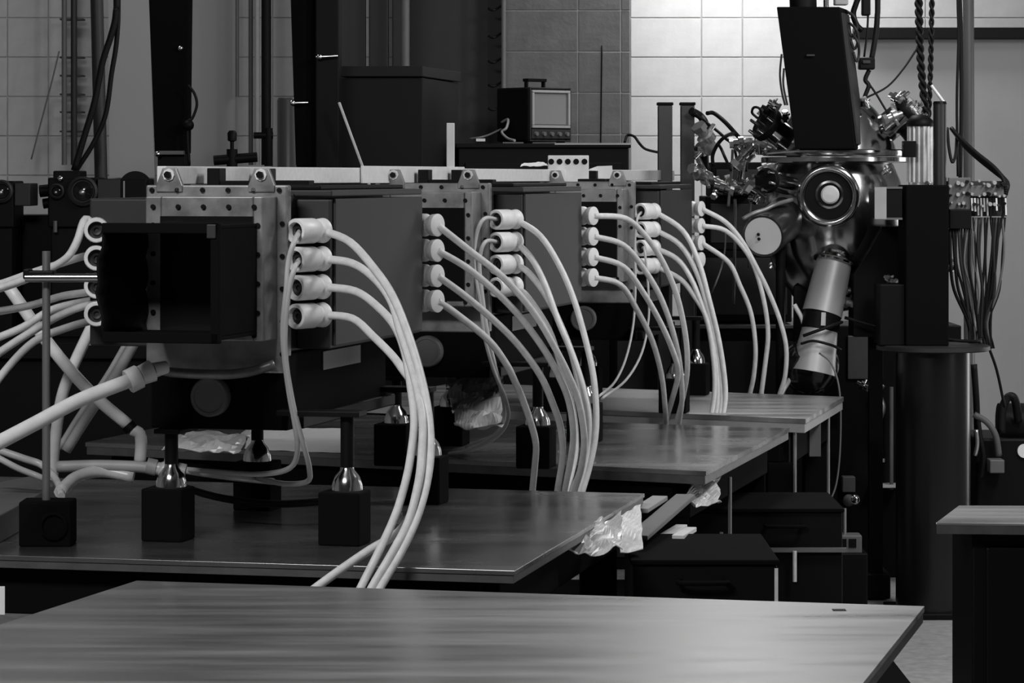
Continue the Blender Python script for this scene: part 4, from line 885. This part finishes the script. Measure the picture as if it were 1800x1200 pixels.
# long dark optical table at the back with black optics
Yo = 11.6
a = at(-260,603,Yo); c = at(800,603,Yo)
lb = thing('optical_table', 'long black optical table behind the hooded amplifier', 'table', ((a.x+c.x)/2, Yo, 0))
pt(lb, 'table_top', BLACK, lambda b: b.box(a.x, c.x, Yo, Yo+.95, a.z-.06, a.z), .004)
pt(lb, 'pale_edge', LGREY, lambda b: b.box(at(150,0,Yo).x, at(240,0,Yo).x, Yo-.006, Yo, a.z-.008, a.z+.001))
pt(lb, 'apron', BLACK, lambda b: b.box(a.x+.04, c.x-.04, Yo+.04, Yo+.9, 0, a.z-.06), .004)
zT = a.z
def optic(label, x0, x1, y0, lens, Y, extra=None, m=BLACK):
    q0 = at(x0,y0,Y); q1 = at(x1,y0,Y)
    t = thing('optical_mount', label, 'optical mount', ((q0.x+q1.x)/2, Y, zT))
    pt(t, 'body', m, lambda b: b.box(q0.x, q1.x, Y, Y+.25, at(0,400,Y).z, q0.z), .006)
    pt(t, 'pedestal', BLACK, lambda b: b.box(q0.x+.01, q1.x-.01, Y+.02, Y+.25, zT, at(0,400,Y).z), .004)
    for (x, y, r) in lens:
        l = pt(t, 'lens_cell', DGREY, lambda b: b.lathe(at(x,y,Y), (0,-1,0), [(r,0),(r,.03),(r*.85,.034),(r*.75,.02)], 28))
        pt(t, 'lens', GLASSD, lambda b: b.lathe(at(x,y,Y), (0,-1,0), [(r*.76,.018),(r*.5,.026),(.0001,.028)], 24), parent=l)
        pt(t, 'glint_screw', BRUSH, lambda b: b.ball(at(x-3,y+2,Y-.03), r*.22), parent=l)
    if extra: extra(t)
    return t
optic('black optical mount with one lens cell at the picture edge', -60, 24, 318, [(4,336,.045)], 12.0, lambda t: pt(t, 'side_block', DGREY, lambda b: b.box(at(25,0,12).x, at(53,0,12).x, 12.0, 12.2, at(0,362,12).z, at(0,322,12).z), .004))
def ex2(t):
    pt(t, 'top_block', BLACK, lambda b: b.box(at(92,0,12).x, at(140,0,12).x, 12.02, 12.2, at(0,320,12).z, at(0,300,12).z), .005)
    pt(t, 'adjuster', BLACK, lambda b: b.cyl(at(70,336,12.05), at(90,334,12.05), .024, .024, 16))
    pt(t, 'adjuster', BLACK, lambda b: b.cyl(at(76,358,12.05), at(90,356,12.05), .02, .02, 16))
    pt(t, 'screw', CHROME, lambda b: b.ball(at(106,314,11.99), .012))
    pt(t, 'post', MGREY, lambda b: b.cyl(at(97,388,11.98), at(97,408,11.98), .008, .008, 10))
optic('tall black optical mount with two lens cells where the black cables end', 84, 170, 312, [(101,336,.03), (147,336,.058)], 12.0, ex2)
def ex3(t):
    pt(t, 'front_cover', DGREY, lambda b: b.box(at(172,0,12).x, at(212,0,12).x, 11.99, 12.0, at(0,356,12).z, at(0,315,12).z), .002)
    pt(t, 'round_stage', BLACK, lambda b: b.cyl(at(238,330,12.05), at(238,330,12.2), .066, .066, 32))
    pt(t, 'bright_line', LGREY, lambda b: b.box(at(217,0,11.99).x, at(219.5,0,11.99).x, 11.985, 11.99, at(0,352,12).z, at(0,318,12).z))
    pt(t, 'lower_block', DGREY, lambda b: b.box(at(182,0,11.98).x, at(258,0,11.98).x, 11.96, 12.0, at(0,372,12).z, at(0,354,12).z), .004)
optic('black optical stage with a round disc beside the hooded amplifier', 171, 258, 314, [], 12.0, ex3)
sv = thing('small_valve', 'small dark valve with a round knob standing above the beam', 'valve', at(408,330,12.3))
pt(sv, 'stem', BLACK, lambda b: b.cyl(at(408,331,12.3), at(408,262,12.3), .022))
pt(sv, 'cross_pipe', BLACK, lambda b: b.cyl(at(376,282,12.3), at(452,276,12.3), .02))
pt(sv, 'knob', BLACK, lambda b: b.lathe(at(408,258,12.3), (0,0,1), [(.008,-.02),(.008,.02),(.018,.025),(.019,.055),(.012,.065),(.0001,.066)], 16))
solo('pipe_tee', 'dark pipe tee behind the beam near the thick black pipe', 'tee', BLACK, lambda b: (b.cyl(at(446,238,14.98), at(480,238,14.98), .016), b.cyl(at(472,225,14.98), at(472,292,14.98), .02)), at(470,290,14.98))
solo('instrument_cart', 'low black instrument cart filling the space beneath the beam', 'cart', BLACK, lambda b: b.box(at(270,0,12.2).x, at(800,0,12.2).x, 12.2, 12.5, zT, at(0,330,12.2).z), at(500,600,12.2), bev=.006)

solo('black_box', 'low black box on the optical table between the two lens mounts', 'box', BLACK, lambda b: b.box(at(10,0,12.3).x, at(100,0,12.3).x, 12.3, 12.5, zT, at(0,378,12.3).z), at(55,600,12.3), bev=.005)
